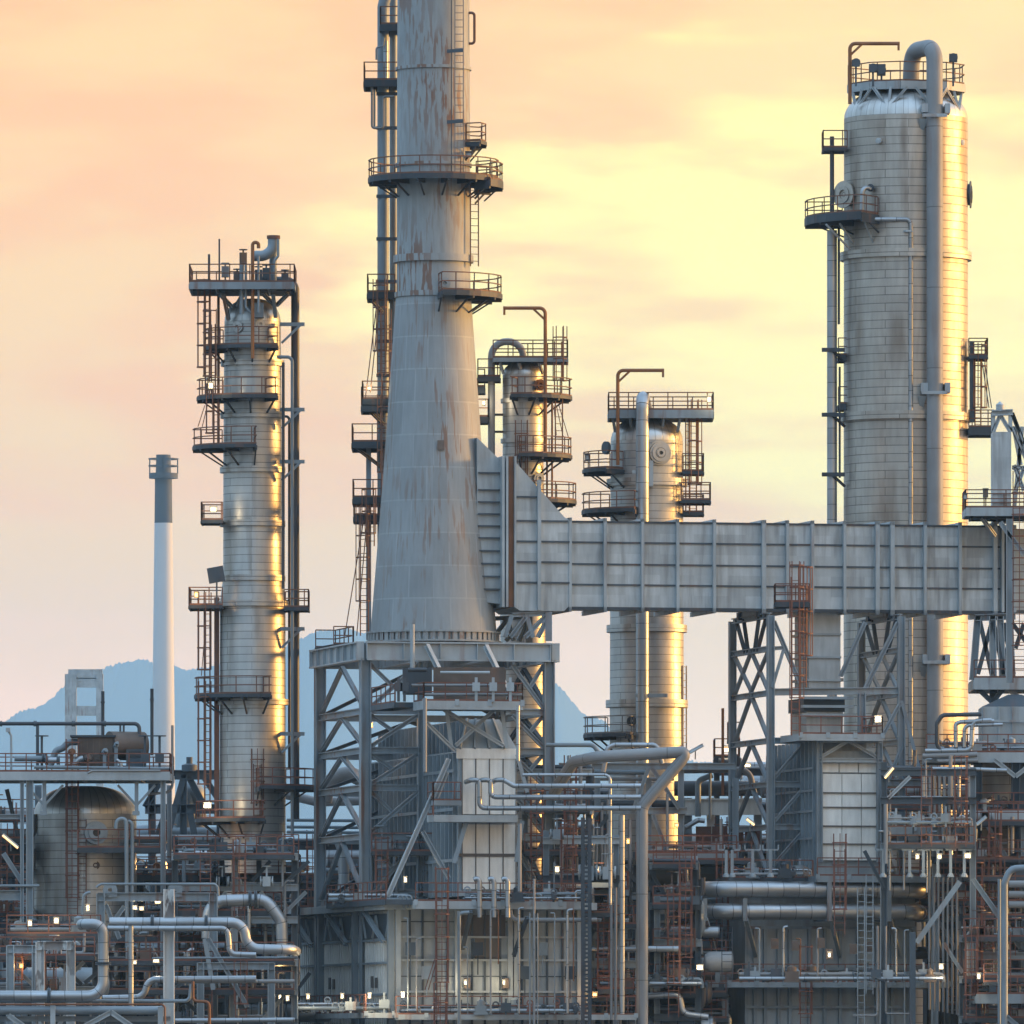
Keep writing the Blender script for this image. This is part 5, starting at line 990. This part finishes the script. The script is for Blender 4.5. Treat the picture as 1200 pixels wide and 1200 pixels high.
# ------------------------------------------------------------------ RIGHT EDGE
Y = 14; t = thing('duct_tower', 'white box shaft and triangular truss rising above the duct end at right edge', 'tower', gz(1175, Y))
b = MB(); a, c = P(1163, 612, Y), P(1185, 506, Y); b.box(a.x, c.x, Y, Y+2, a.z, c.z); b.build('shaft', 'duct_panel', t)
for p, q in (((1164, 506), (1164, 484)), ((1184, 506), (1184, 484)), ((1164, 506), (1172, 486)), ((1184, 506), (1172, 486)), ((1186, 484), (1200, 520)), ((1186, 484), (1230, 600)), ((1186, 548), (1230, 548)), ((1188, 500), (1196, 545)), ((1190, 575), (1200, 548)), ((1188, 545), (1200, 575)), ((1198, 500), (1188, 600)), ((1186, 500), (1212, 560))): member(t, 'brace', P(*p, Y+.5), P(*q, Y+.5), .24, .24, mt='steel_light')
member(t, 'beam', P(1162, 484, Y+.5), P(1187, 483, Y+.5), .5, .35, mt='steel_light'); b = MB(); b.lathe(P(1172, 480, Y+.5), [(.25, -.1), (.25, .3), (.01, .5)], 12); b.build('cap', 'steel_light', t)
bplat(t, 1128, 1200, Y, -4.2, -.1, 600, 'rail_rust', 'flb', .5, edge='steel_light'); bplat(t, 1136, 1230, Y, -3, 0, 608, 'rail_rust', '', .2)
member(t, 'brace', P(1150, 606, Y-3), P(1166, 628, Y-2), .2, .2, mt='steel_light'); ladder(t, 1194, Y-4.5, 800, 570, 0, True, 'rail_red', .7); member(t, 'leg', P(1183, 800, Y-4), P(1183, 608, Y-4), .4, .4, mt='steel_light', up=(1, 0, 0)); member(t, 'brace', P(1172, 612, Y-4), P(1200, 650, Y-4), .3, .3, mt='steel_light')
lamp('grey lamp box on left corner of railed platform by the white shaft', 1131, 582, Y-4.3, 4, 6, 'steel_light'); lamp('dark lamp box on railing in front of the white shaft', 1155, 578, Y-4.4, 5, 10, 'machine')
Y = GD.at(GD.u(1165, 0), 0).y; t = thing('duct_support_frame', 'stub trestle at the right edge holding the duct end over a tank deck', 'steel frame', gz(1165, Y))
for x0, x1 in ((1146, 1140), (1163, 1164), (1172, 1175), (1183, 1186)): member(t, 'leg', P(x1, 797, Y-3), P(x0, 722, Y-3), .42, .42, mt='steel' if x0 < 1160 else 'steel_light', up=(1, 0, 0))
for x0, y0, x1, y1 in ((1148, 726, 1162, 790), (1162, 730, 1146, 790), (1164, 728, 1176, 790), (1176, 730, 1188, 790), (1186, 726, 1176, 790), (1186, 730, 1230, 790), (1190, 760, 1200, 730)): member(t, 'brace', P(x0, y0, Y-3), P(x1, y1, Y-3), .26, .26, mt='steel_mid')
member(t, 'beam', P(1142, 724, Y-3), P(1190, 722, Y-3), .4, .4); bplat(t, 1138, 1240, Y, -4, 3, 798, 'rail_rust', 'f', .7, edge='steel_light')
for x0, y0, x1, y1 in ((1143, 804, 1162, 822), (1178, 804, 1164, 822), (1172, 800, 1200, 822)): member(t, 'brace', P(x0, y0, Y-3.5), P(x1, y1, Y-3.5), .3, .3, mt='steel_light' if x0 == 1172 else 'steel_mid')
for x in (1164, 1205): member(t, 'leg', gz(x, Y-1), P(x, 800, Y-1), .45, .45, mt='steel_mid', up=(1, 0, 0))
Y = 8; t = thing('panel_tank', 'square panelled tank with sloping lid at right edge under the stub trestle', 'tank', P(1180, 880, Y))
b = MB(); a, c = P(1151, 880, Y), P(1230, 828, Y); b.box(a.x, c.x, Y, Y+5, a.z, c.z); b.build('tank_body', 'wall_panel', t); b = MB(); vs = [V((a.x, Y, c.z)), V((c.x, Y, c.z)), V((c.x, Y+5, c.z)), V((a.x, Y+5, c.z))]; vs = [p+Z3*.004 for p in vs]; tv = [V((a.x+1.6, Y+1, c.z+.75)), V((c.x-1.6, Y+1, c.z+.75)), V((c.x-1.6, Y+4, c.z+.75)), V((a.x+1.6, Y+4, c.z+.75))]; b.add(vs+tv, [(3, 2, 1, 0), (4, 5, 6, 7), (0, 1, 5, 4), (1, 2, 6, 5), (2, 3, 7, 6), (3, 0, 4, 7)]); b.build('lid', 'steel_mid', t)
b = MB(); 
for x in (1152, 1170, 1186): b.box(P(x, 0, Y).x, P(x+1.4, 0, Y).x, Y-.15, Y-.004, a.z, c.z)
b.box(a.x, c.x, Y-.2, Y-.155, P(0, 845, Y).z-.06, P(0, 845, Y).z+.06); b.build('rib', 'steel_light', t)
Y = 6; t = thing('process_vessel', 'dim clad vessel on a decked frame below the panelled tank, right edge', 'vessel', gz(1185, Y)); shell(t, 1186, Y+4, [(44, 884), (44, 1100)], 'clad_tower', seg=48)
for x0, x1, y, mt_ in ((1084, 1240, 884, 'steel_light'), (1138, 1240, 952, 'steel_light'), (1142, 1240, 1010, 'steel_mid')): bplat(t, x0, x1, Y, -2.5, 3, y, 'rail_red', 'f', .6, edge=mt_)
for x in (1146, 1200, 1190): member(t, 'leg', gz(x, Y-2), P(x, 886, Y-2), .5 if x != 1190 else .8, .5, mt='steel_mid', up=(1, 0, 0))
for x0, y0, x1, y1 in ((1165, 890, 1190, 910), (1215, 890, 1190, 910), (1150, 956, 1180, 1006)): member(t, 'brace', P(x0, y0, Y-2.6), P(x1, y1, Y-2.6), .26, .26, mt='steel_light')
for pts, r_, mt_, lb in (([(1102, 880), (1098, 872), (1098, 848), (1104, 838), (1150, 837)], 2.6, 'pipe_dark', 'black bent pipe in front of the glowing lower tower'), ([(1120, 876), (1120, 848), (1126, 846), (1165, 845)], 2.6, 'pipe_clad', 'left silver goose neck pipe feeding the panelled tank'), ([(1130, 876), (1130, 850), (1175, 849)], 2.2, 'pipe_clad', 'middle silver goose neck pipe feeding the panelled tank'), ([(1084, 880), (1138, 879), (1140, 845), (1162, 844)], 2.8, 'pipe_clad', 'right silver pipe rising to the panelled tank from a low run'), ([(1081, 886), (1145, 884)], 3.2, 'pipe_grey', 'fat dull pipe below the low run at the tower foot'), ([(1098, 892), (1146, 891)], 2.6, 'pipe_grey', 'second dull pipe beneath the fat dull pipe at the tower foot')): pipe(lb, pts, 3, r_, mt_, .35)
pipe('pale pipe rising at lower right and bending out of the frame', [(1177, 1230), (1177, 1035), (1184, 1018), (1230, 1016)], -10, 4.2, 'pipe_blue', .6); pipe('thin pale pipe left of the lower right bent pipe', [(1171, 1230), (1171, 1030)], -9, 2, 'pipe_blue')
for i, y in enumerate((1036, 1048, 1060)): pipe('dark horizontal pipe at right edge, %s of the three' % ('top', 'middle', 'bottom')[i], [(1182, y), (1240, y)], -6, 4.2, 'pipe_grey')
t = thing('walkway', 'railed walkway at the lower right corner behind the pale bent pipe', 'walkway', P(1170, 1163, -4)); bplat(t, 1142, 1240, -4, -2, 3, 1166, 'rail_red', 'fl', .55, edge='steel')
bplat(t, 1150, 1168, -4, -3, -2, 1152, 'rail_red', 'f', .2)
for x in (1146, 1196): member(t, 'leg', gz(x, -4), P(x, 1168, -4), .35, .35, mt='steel_mid', up=(1, 0, 0))
member(t, 'brace', P(1140, 1030, -3), P(1196, 1110, -3), .3, .3, mt='steel'); member(t, 'brace', P(1178, 1190, -10), P(1196, 1205, -10), .26, .26)
for x, y, lb in ((1118, 800, ''),): pass

# ------------------------------------------------------------------ dense racks and added dark backdrops behind
def rack(label, x0, x1, rows, Y, dep, seed, mats=('steel_mid', 'steel_dark', 'steel'), small=False):  # darker steels carry the shade of the crowded racks in their colour
    rd = random.Random(seed); t = thing('pipe_rack', label, 'pipe rack', gz((x0+x1)/2, Y)); n = max(1, int((x1-x0)/55)); xs = [x0+(x1-x0)*i/n for i in range(n+1)]
    for x in xs:
        for dy in (0, dep): member(t, 'post', V((P(x, 0, Y).x, Y+dy, 0)), P(x, rows[0]-rd.choice((0, 6, 12)), Y+dy), .36, .36, mt=rd.choice(mats), up=(1, 0, 0))
    for k, y in enumerate(rows):
        mm_ = rd.choice(mats)
        for dy in (-.22, dep+.22): member(t, 'beam', P(x0-4, y, Y+dy), P(x1+4, y, Y+dy), .3, .42, mt=mm_)
        for j in range(rd.randint(3, 5)):
            a, c = sorted((rd.uniform(x0-5, x1), rd.uniform(x0, x1+5)))
            if c-a < 30: a, c = x0-4, x1+4
            r_ = rd.choice((1.4, 2, 2.6, 3.4, 5))*(.5 if small else 1); yy = y-4-r_; dy = dep*(j+.5)/5; e = rd.choice((-1, 0, 1, 1)); 
            pts = [(a, yy, dy), (c, yy, dy)] + ([(c+.5, yy+e*rd.uniform(14, 28), dy)] if e else [])
            ppipe(t, pts, Y, r_, rd.choice(('pipe_blue', 'pipe_grey', 'pipe_dark', 'pipe_clad', 'pipe_dark')), name='rack_pipe', seg=10)
        if rd.random() < .65: bplat(t, x0, x1, Y, -1.6, 0, y-1, rd.choice(('rail_red', 'rail_rust')), 'f', .25)
    for j in range(int((x1-x0)/6.5)):
        x = rd.uniform(x0, x1); k = rd.randrange(len(rows)); yt = rows[k]-rd.uniform(2, 22); yb = (rows[k+1] if k+1 < len(rows) else rows[k]+55)-rd.uniform(0, 8)
        q = rd.random(); dy = rd.uniform(-1.2, dep)
        if q < .45: ppipe(t, [(x, yb, dy), (x, yt, dy)] + ([(x+rd.choice((-1, 1))*rd.uniform(6, 14), yt, dy)] if rd.random() < .5 else []), Y, rd.choice((1, 1.5, 2.2)), rd.choice(('pipe_blue', 'pipe_grey', 'pipe_clad')), name='riser_pipe', seg=8)
        elif q < .72:
            b = MB(); p = P(x, rows[k]-7, Y)+V((0, -1, 0)); s_ = rd.uniform(.6, 1.2); b.box(p.x-.3*s_, p.x+.3*s_, p.y-.3, p.y+.3, p.z-.4*s_, p.z+.35*s_); b.bar(p, p+Z3*1.1*s_, .1, up=(0, 1, 0)); b.lathe(p+Z3*1.1*s_, [(.01, 0), (.36*s_, 0), (.36*s_, .06), (.01, .06)], 12); b.lathe(p, [(.01, -.5*s_), (.4*s_, -.5*s_), (.4*s_, -.4*s_), (.2*s_, -.4*s_), (.2*s_, .4*s_), (.4*s_, .4*s_), (.4*s_, .5*s_), (.01, .5*s_)], 12, axis=V((1, 0, 0))); b.build('valve', rd.choice(('steel', 'steel_light', 'machine', 'steel_mid')), t)
        elif q < .86 and not small:
            b = MB(); p = P(x, rows[k]+14, Y)+V((0, dep*.4, 0)); r_ = rd.uniform(.45, .9); l_ = rd.uniform(1.5, 3); b.lathe(p, [(.01, -l_-.3), (r_*.6, -l_-.22), (r_, -l_), (r_, l_), (r_*.6, l_+.22), (.01, l_+.3)], 18, axis=V((1, 0, 0))); b.build('exchanger_shell', rd.choice(('pipe_clad', 'pipe_dark', 'pipe_grey')), t)
        else: member(t, 'brace', P(x, yb, Y-.3), P(x+rd.choice((-1, 1))*rd.uniform(18, 32), rows[k]+5, Y-.3), .22, .22, mt=rd.choice(mats))
    xl = rd.uniform(x0+10, x1-10); ladder(t, xl, Y-1.9, rows[-1], rows[0]-2, 0, True, 'rail_red', .6)
    if x1-x0 > 90: ladder(t, xl-40 if xl > (x0+x1)/2 else xl+40, Y-1.9, rows[min(2, len(rows)-1)], rows[0]-8, 0, False, 'rail_red', .6)
    return t
rack('dense dark pipe rack at far left behind the broad drum and its deck', -30, 60, [960, 1010, 1062, 1120, 1175], 20, 6, 11)
rack('dark pipe rack seen between the broad drum and slender column', 150, 262, [992, 1030, 1072, 1110, 1160], 24, 6, 12)
rack('dark low pipe rack at left, behind the stepped silver pipe', 140, 345, [1100, 1135, 1172], 2, 5, 13)
rack('grey pipe rack low behind the peeling white portal', 0, 130, [1112, 1150, 1190], -6, 5, 14)
rack('pipe rack between slender column and stack frame, rust rails on top', 330, 470, [992, 1028, 1065], 30, 6, 15)
rack('dark pipe rack deep behind the bent fat pipe', 630, 790, [935, 975, 1020, 1065, 1110, 1160], 34, 7, 16)
rack('dark pipe rack under the white beamed rack, mid right', 745, 880, [1010, 1050, 1095, 1140, 1180], 10, 6, 17)
rack('dark pipe rack behind the duct trestle legs', 840, 1000, [905, 950, 990, 1040], 44, 7, 18)
rack('pipe rack at foot of the widest tower, near right edge', 1030, 1160, [915, 945, 985, 1030, 1075, 1120], 18, 5, 19)
rack('dark pipe rack at the right edge below the dim clad vessel', 1110, 1240, [1040, 1085, 1130, 1180], 12, 6, 20)
rack('grey pipe rack low between the two furnaces', 690, 850, [1125, 1165, 1195], 4, 5, 21)
def backdrop(label, x0, x1, top, Y, dep, seed):  # added dark block; shade between the plant parts is put into its colour
    rd = random.Random(seed); t = thing('dark_backdrop', label, 'backdrop', gz((x0+x1)/2, Y)); a, c = P(x0, top, Y), P(x1, top, Y)
    b = MB(); b.box(a.x, c.x, Y, Y+dep, 0, a.z); b.build('wall', 'shade_wall', t)
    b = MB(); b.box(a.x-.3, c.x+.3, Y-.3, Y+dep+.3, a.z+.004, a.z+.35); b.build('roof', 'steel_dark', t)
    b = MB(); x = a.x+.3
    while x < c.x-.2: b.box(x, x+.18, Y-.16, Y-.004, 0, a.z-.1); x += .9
    b.build('cladding_rib', 'shade_wall', t)
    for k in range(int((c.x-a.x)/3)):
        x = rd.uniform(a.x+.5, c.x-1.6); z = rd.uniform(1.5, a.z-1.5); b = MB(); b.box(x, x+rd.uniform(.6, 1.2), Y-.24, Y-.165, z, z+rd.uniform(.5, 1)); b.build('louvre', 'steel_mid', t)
backdrop('dark ribbed building at far left behind the racks', -60, 158, 1012, 62, 14, 1); backdrop('dark ribbed building behind the slender left column foot', 156, 352, 1016, 66, 14, 2); backdrop('dark ribbed building hidden behind stack frame and furnace', 350, 640, 1035, 60, 14, 3)
backdrop('dark ribbed building behind the bent fat pipe', 636, 838, 985, 64, 14, 4); backdrop('dark ribbed building behind duct trestle and right furnace', 836, 1085, 1000, 60, 12, 5); backdrop('dark ribbed screen added in front of the tower foot at lower right', 1086, 1172, 962, 23.5, 6, 7); backdrop('dark ribbed building at the right edge behind the tower foot', 1082, 1270, 985, 66, 14, 6)  # added dark screen covers bright glimpses of the tower foot

def station(label, x0, x1, y, Y, seed, dep=2.5, tall=1.0):
    rd = random.Random(seed); t = thing('valve_station', label, 'valves', P((x0+x1)/2, y, Y)); n = max(4, int((x1-x0)/8)); yy = y-rd.uniform(4, 7)
    for k in range(2): ppipe(t, [(x0, yy-k*5), (x1, yy-k*5)] + ([(x1+1, y)] if k else []), Y+.5+k*.7, rd.choice((1.2, 1.8, 2.4)), rd.choice(('pipe_grey', 'pipe_blue', 'pipe_clad')), name='manifold', seg=8)
    for j in range(n):
        x = x0+(x1-x0)*(j+rd.uniform(.2, .8))/n; q = rd.random(); dy = rd.uniform(0, dep); h = rd.uniform(6, 15)*tall; p = P(x, y, Y)+V((0, dy, 0)); z = m(h)
        if q < .4:
            b = MB(); b.tube([p, p+Z3*z], .09, 8); b.lathe(p+Z3*z, [(.13, 0), (.21, 0), (.21, .05), (.13, .05), (.13, 0)], 12, axis=V((.1, -1, .3))); b.box(p.x-.16, p.x+.16, p.y-.16, p.y+.16, p.z+z*.35, p.z+z*.7); b.lathe(p+Z3*z*.35, [(.01, -.06), (.26, -.06), (.26, .02), (.01, .02)], 12); b.build('valve', rd.choice(('steel', 'steel_mid', 'machine', 'rail_red', 'pipe_dark', 'steel_dark')), t)
        elif q < .62: ppipe(t, [(x, y, dy), (x, y-h, dy), (x+rd.choice((-1, 1))*rd.uniform(4, 9), y-h, dy), (x+rd.choice((-1, 1))*2, y, dy)][:rd.choice((3, 4))], Y, rd.choice((.9, 1.3)), rd.choice(('pipe_blue', 'pipe_clad', 'pipe_rust', 'pipe_grey')), name='loop_pipe', seg=8)
        elif q < .8:
            b = MB(); s_ = rd.uniform(.2, .42); b.box(p.x-s_, p.x+s_, p.y-.3, p.y+.4, p.z+.15, p.z+s_*1.6); b.box(p.x-s_-.08, p.x+s_+.08, p.y-.36, p.y+.46, p.z, p.z+.147); b.lathe(p+V((0, 0, s_*1.6)), [(s_*.7, .003), (s_*.7, .25), (.01, .4)], 14); b.build('pump', rd.choice(('steel', 'machine', 'steel_mid', 'steel_dark')), t)
        else:
            b = MB(); b.bar(p, p+Z3*(z+.5), .12, up=(0, 1, 0)); b.box(p.x-.3, p.x+.3, p.y-.14, p.y-.065, p.z+z*.4, p.z+z*.4+.5); b.build('gauge_board', rd.choice(('steel_light', 'steel_mid', 'steel')), t)
for q in (('valves and small pumps at the foot of the slender left column', 208, 345, 1000, 0, 1), ('valves on the walkway right of the broad drum', 158, 262, 1026, 5, 2), ('small valves below the broad drum on its narrow walkway', 12, 118, 1094, -12.6, 3), ('burner valves on the deck under the white furnace box', 545, 688, 1057, -10.4, 4),
          ('valves left of the white furnace box on furnace roof', 385, 480, 1060, -2, 5), ('valves on the middle deck behind the silver downpipe', 642, 735, 1044, 8, 6), ('valves along the railed deck right of bent fat pipe', 756, 860, 1002, 11, 7), ('valves at the feet of the left trestle legs', 860, 950, 1029, 3, 8),
          ('valves on the upper small deck right of white panels', 1040, 1138, 969, -3.5, 9), ('valves on the deck in front of the dim clad vessel', 1142, 1200, 951, 4, 10), ('valves along the railed ledge at the left furnace side', 345, 455, 1187, -9.5, 11), ('valves on the lower walkway between furnaces', 703, 822, 1158, -3.5, 12),
          ('valves along the railed ledge of the left furnace front', 470, 680, 1189, -9.4, 13), ('valves on the right furnace ledge', 866, 1105, 1151, -5.3, 14), ('valves on the deck below the panelled tank', 1090, 1200, 883, 4.5, 15), ('valves in the corner by lower right walkway', 1144, 1200, 1165, -4.5, 16), ('valves among pipes behind silver hoop pipe', 205, 335, 1068, -3, 17)): station(*q)
rack('grey pipe rack low at left, behind the fat turned pipe', 128, 345, [1128, 1162, 1198], -13, 4, 31, ('steel', 'steel_mid', 'steel_light'), small=True)
rack('low pipe rack beside the furnace wall, right of cable tray', 694, 748, [1085, 1130, 1170], -3, 3, 32, ('steel', 'steel_mid'), small=True)
rack('dense pipe rack with tanks right of the white furnace box', 615, 690, [905, 950, 1000, 1045], 3, 3, 33, ('steel', 'steel_mid', 'steel_light'), small=True)
rack('pipe rack at far left edge under the machinery deck', -30, 36, [985, 1025, 1072, 1105], 2, 3, 34, ('steel', 'steel_mid'))
rack('pipe rack right of white furnace panels, under the small decks', 1036, 1140, [905, 938, 992], -1, 3, 35, ('steel', 'steel_mid', 'steel_light'), small=True)
rack('pipe rack at the lower right corner in front of the dark screen', 1128, 1220, [1030, 1075, 1120, 1185], 2, 3, 36, ('steel', 'steel_mid'), small=True)
rack('low pipe rack under the fat header pipes, left end', 770, 818, [1062, 1105, 1150, 1192], -1, 3, 37, ('steel', 'steel_mid'))
for lb, x0, x1, rows, Y_, sd in (('small pipe rack at slender column foot, above the silver hoop pipe', 205, 345, [1004, 1040, 1078], -3, 41), ('small pipe rack just left of the tall seamed silver downpipe', 640, 722, [985, 1030, 1072], -4, 42), ('small pipe rack under the walkway right of fat grey pipe', 765, 814, [1015, 1062, 1112, 1166], 0, 43),
    ('small pipe rack under the dim clad vessel deck', 1096, 1200, [965, 1008, 1058], 3, 44), ('small pipe rack behind the fat turned pipe at lower left corner', -10, 112, [1122, 1160], -18, 45), ('small pipe rack right of furnace tubes near bottom right corner', 1128, 1220, [1100, 1148, 1195], -3, 46), ('small pipe rack on the furnace roof inside stack frame', 436, 520, [1000, 1050], 1, 47)): rack(lb, x0, x1, rows, Y_, 2.5, sd, ('steel', 'steel_mid', 'steel_light'), small=True)
for i, (x, y0, y1, r_, mt_) in enumerate(((478, 1185, 1076, .8, 'pipe_blue'), (488, 1185, 1100, .6, 'pipe_grey'), (548, 1188, 1110, .7, 'pipe_blue'), (575, 1188, 1066, 1.1, 'pipe_grey'), (584, 1130, 1066, .7, 'pipe_rust'), (608, 1188, 1064, 1.3, 'pipe_clad'), (650, 1188, 1070, .8, 'pipe_blue'), (665, 1188, 1066, 1.5, 'pipe_clad'), (672, 1150, 1066, .7, 'pipe_rust'))):
    ppipe(f1, [(x, y0), (x, y1), (x+(6 if i % 2 else -5), y1)], -10.6, r_, mt_, name='wall_conduit', seg=8)
for i, (x, y) in enumerate(((481, 1112), (500, 1140), (560, 1112), (615, 1140), (636, 1112), (668, 1140), (655, 1172))):
    b = MB(); p = P(x, y, -8.6+FG.u(x)*SA); b.box(p.x-.3, p.x+.3, p.y-.42, p.y-.1, p.z-.38, p.z+.38); b.bar(p-Z3*.38+V((0, -.25, 0)), p-Z3*1.5+V((0, -.25, 0)), .07, up=(0, 1, 0)); b.build('wall_box', ('steel_mid', 'steel', 'steel_dark')[i % 3], f1)
for i, (x, y0, y1, r_, mt_) in enumerate(((890, 1150, 1088, 1, 'pipe_blue'), (918, 1150, 1086, 1.4, 'pipe_clad'), (938, 1150, 1100, .8, 'pipe_rust'), (958, 1150, 1088, 1.1, 'pipe_grey'), (1050, 1150, 1088, 1.3, 'pipe_clad'), (1060, 1200, 1090, .8, 'pipe_blue'))): ppipe(f2, [(x, y0), (x, y1), (x+(5 if i % 2 else -5), y1)], -4.5, r_, mt_, name='wall_conduit', seg=8)
for x, y in ((908, 1106), (932, 1108), (962, 1105), (1000, 1112), (1018, 1110)):
    b = MB(); p = P(x, y, -4.4); b.box(p.x-.22, p.x+.22, p.y-.3, p.y+.1, p.z-.3, p.z+.3); b.lathe(p+V((0, -.3, 0)), [(.01, .2), (.16, .2), (.16, -.05), (.01, -.05)], 12, axis=V((0, 1, 0))); b.build('burner_port', 'machine', f2)
# ------------------------------------------------------------------ lamps
for lb, x, y, Y, w_, h_, col, g_ in (
    ('bright amber lamp on the walkway right of the broad drum', 193, 1015, 10, 6, 9, 'lamp_amber', 160), ('white lamp above the narrow walkway, left of two at drum foot', 35, 1082, -13.6, 4, 6, 'lamp_white', 0), ('white lamp above the narrow walkway, right of two at drum foot', 66, 1079, -13.6, 5, 6, 'lamp_white', 0),
    ('small warm lamp inside the peeling white portal', 25, 1132, -20, 4, 4, 'lamp_amber', 0), ('warm slot lamp under beam of the lugged grey portal', 185, 1057, -11, 7, 3, 'lamp_warm', 0), ('dot lamp, left of pair under lugged portal beam', 158, 1064, -10, 4, 2.5, 'lamp_white', 0), ('dot lamp, right of pair under lugged portal beam', 166, 1065, -10, 4, 2.5, 'lamp_warm', 0),
    ('low white lamp left of peeling post', 183, 1126, -21, 7, 3, 'lamp_white', 0), ('tiny lamp under the slim seamed pipe, low left', 158, 1128, -20, 3, 2.5, 'lamp_white', 0), ('pale lamp on the drum front manway at lower left', 103, 1064, -5.5, 3, 7, 'lamp_warm', 0), ('yellow lamp behind left furnace corner under the step pipe', 328, 1129, -13, 5, 5, 'lamp_amber', 0),
    ('rail lamp at the left furnace, outermost of the row', 328, 1168.5, -9, 2.6, 5, 'lamp_white', 0), ('rail lamp at the left furnace, second in row near first buttress', 337, 1170, -9, 2.6, 5, 'lamp_white', 0), ('rail lamp at the left furnace between first and second buttress', 361, 1168, -9.5, 2.6, 5, 'lamp_white', 0), ('rail lamp at the left furnace before the third buttress', 401, 1167.5, -9.8, 2.6, 5, 'lamp_white', 0), ('rail lamp at the left furnace nearest its front corner', 433, 1167, -10.2, 2.6, 5, 'lamp_white', 60),
    ('amber lamp glowing inside second bay of the stack frame', 434, 850, 6, 5, 5, 'lamp_amber', 60), ('white lamp on deck rail behind long frame strut', 475, 1031, -4, 2.6, 6, 'lamp_white', 0), ('white lamp in the dark gap right of white furnace box', 653, 1019, -2, 4, 5, 'lamp_white', 40), ('amber lamp on railed deck behind the silver pipes', 692, 957, 4, 5, 4, 'lamp_amber', 0), ('small amber lamp under the railed deck behind silver pipes', 695, 988, 4, 2.5, 4, 'lamp_amber', 0),
    ('amber lamp left of the fat grey pipe, below the bend', 736, 986, 6, 3, 5, 'lamp_amber', 0), ('white lamp beside fat grey pipe near its foot', 743, 1083, -3, 5, 4, 'lamp_white', 0), ('yellow lamp right of the dark cable tray, low', 697, 1166, -6, 5, 5, 'lamp_amber', 0), ('amber lamp on the rack right of bent fat pipe', 793, 967, 9, 4, 3, 'lamp_amber', 0), ('bright double lamp at the railed corner left of right furnace', 820, 1134, -4.5, 7, 4, 'lamp_white', 60),
    ('lamp over the left furnace ledge, right of its front corner', 472, 1166, -10.8, 2.6, 5, 'lamp_white', 90), ('lamp lens on the dark panel box of right furnace wall', 972, 1119, -7, 2.4, 5, 'lamp_white', 0), ('bright lamp at the foot of right trestle leg beside red rails', 1029, 843, -4, 7, 6, 'lamp_white', 80), ('deck lamp under the spring hangers, leftmost of three', 1075, 1004, -4, 3, 5, 'lamp_warm', 0), ('deck lamp under the spring hangers, middle of three', 1101, 1004, -4, 4.5, 4.5, 'lamp_warm', 0), ('deck lamp under the spring hangers, rightmost of three', 1134, 1003, -4, 7, 4.5, 'lamp_warm', 40),
    ('white lamp at right end of the lower right furnace deck', 1103, 1133, -5, 4, 5, 'lamp_white', 40), ('tiny lamp in the dark gap right of the furnace tubes', 1132, 1146, 4, 2.4, 4, 'lamp_warm', 0), ('lamp in red cage at lower right walkway', 1147, 1144, -7, 3, 6, 'lamp_white', 0), ('slot lamp under the beam of little railed platform tower', 875, 876+21, 24, 10, 3, 'lamp_white', 0), ('lamp behind rail on the little platform tower', 851, 878, 26.5, 6, 7, 'lamp_white', 0),
    ('amber lamp at the outer edge of rack under white shaft', 700, 1019, 6, 2.5, 4, 'lamp_white', 0)): lamp(lb, x, y, Y, w_, h_, col, glow=g_)
tubelamp('slanting lit tube lamp at the far left edge', 3, 979, 21, 994, -4); tubelamp('slanting lit tube lamp on the duct trestle', 875, 960, 884, 967, 2); tubelamp('lit tube lamp angled beside white panels of the right furnace', 1037, 912, 1047, 900, -6); tubelamp('unlit grey tube lamp sticking out at right end of deck', 1145, 967, 1156, 958, -4, lit=False); tubelamp('unlit grey tube lamp over the end of bent fat pipe', 806, 884, 824, 874, -6, lit=False)

# ------------------------------------------------------------------ haze
b = MB(); b.box(-9000, 9000, -1000, 29000, -1, 1280); hz = b.build('haze', 'ground'); struct(hz, 'stuff')
hm = bpy.data.materials.new('haze'); hm.use_nodes = True; t = hm.node_tree; t.nodes.clear()
ov = t.nodes.new('ShaderNodeOutputMaterial'); pv = t.nodes.new('ShaderNodeVolumePrincipled'); t.links.new(pv.outputs[0], ov.inputs['Volume'])
pv.inputs['Color'].default_value = (.42, .72, 1.0, 1); pv.inputs['Density'].default_value = .000036; pv.inputs['Anisotropy'].default_value = .0
hz.data.materials[0] = hm
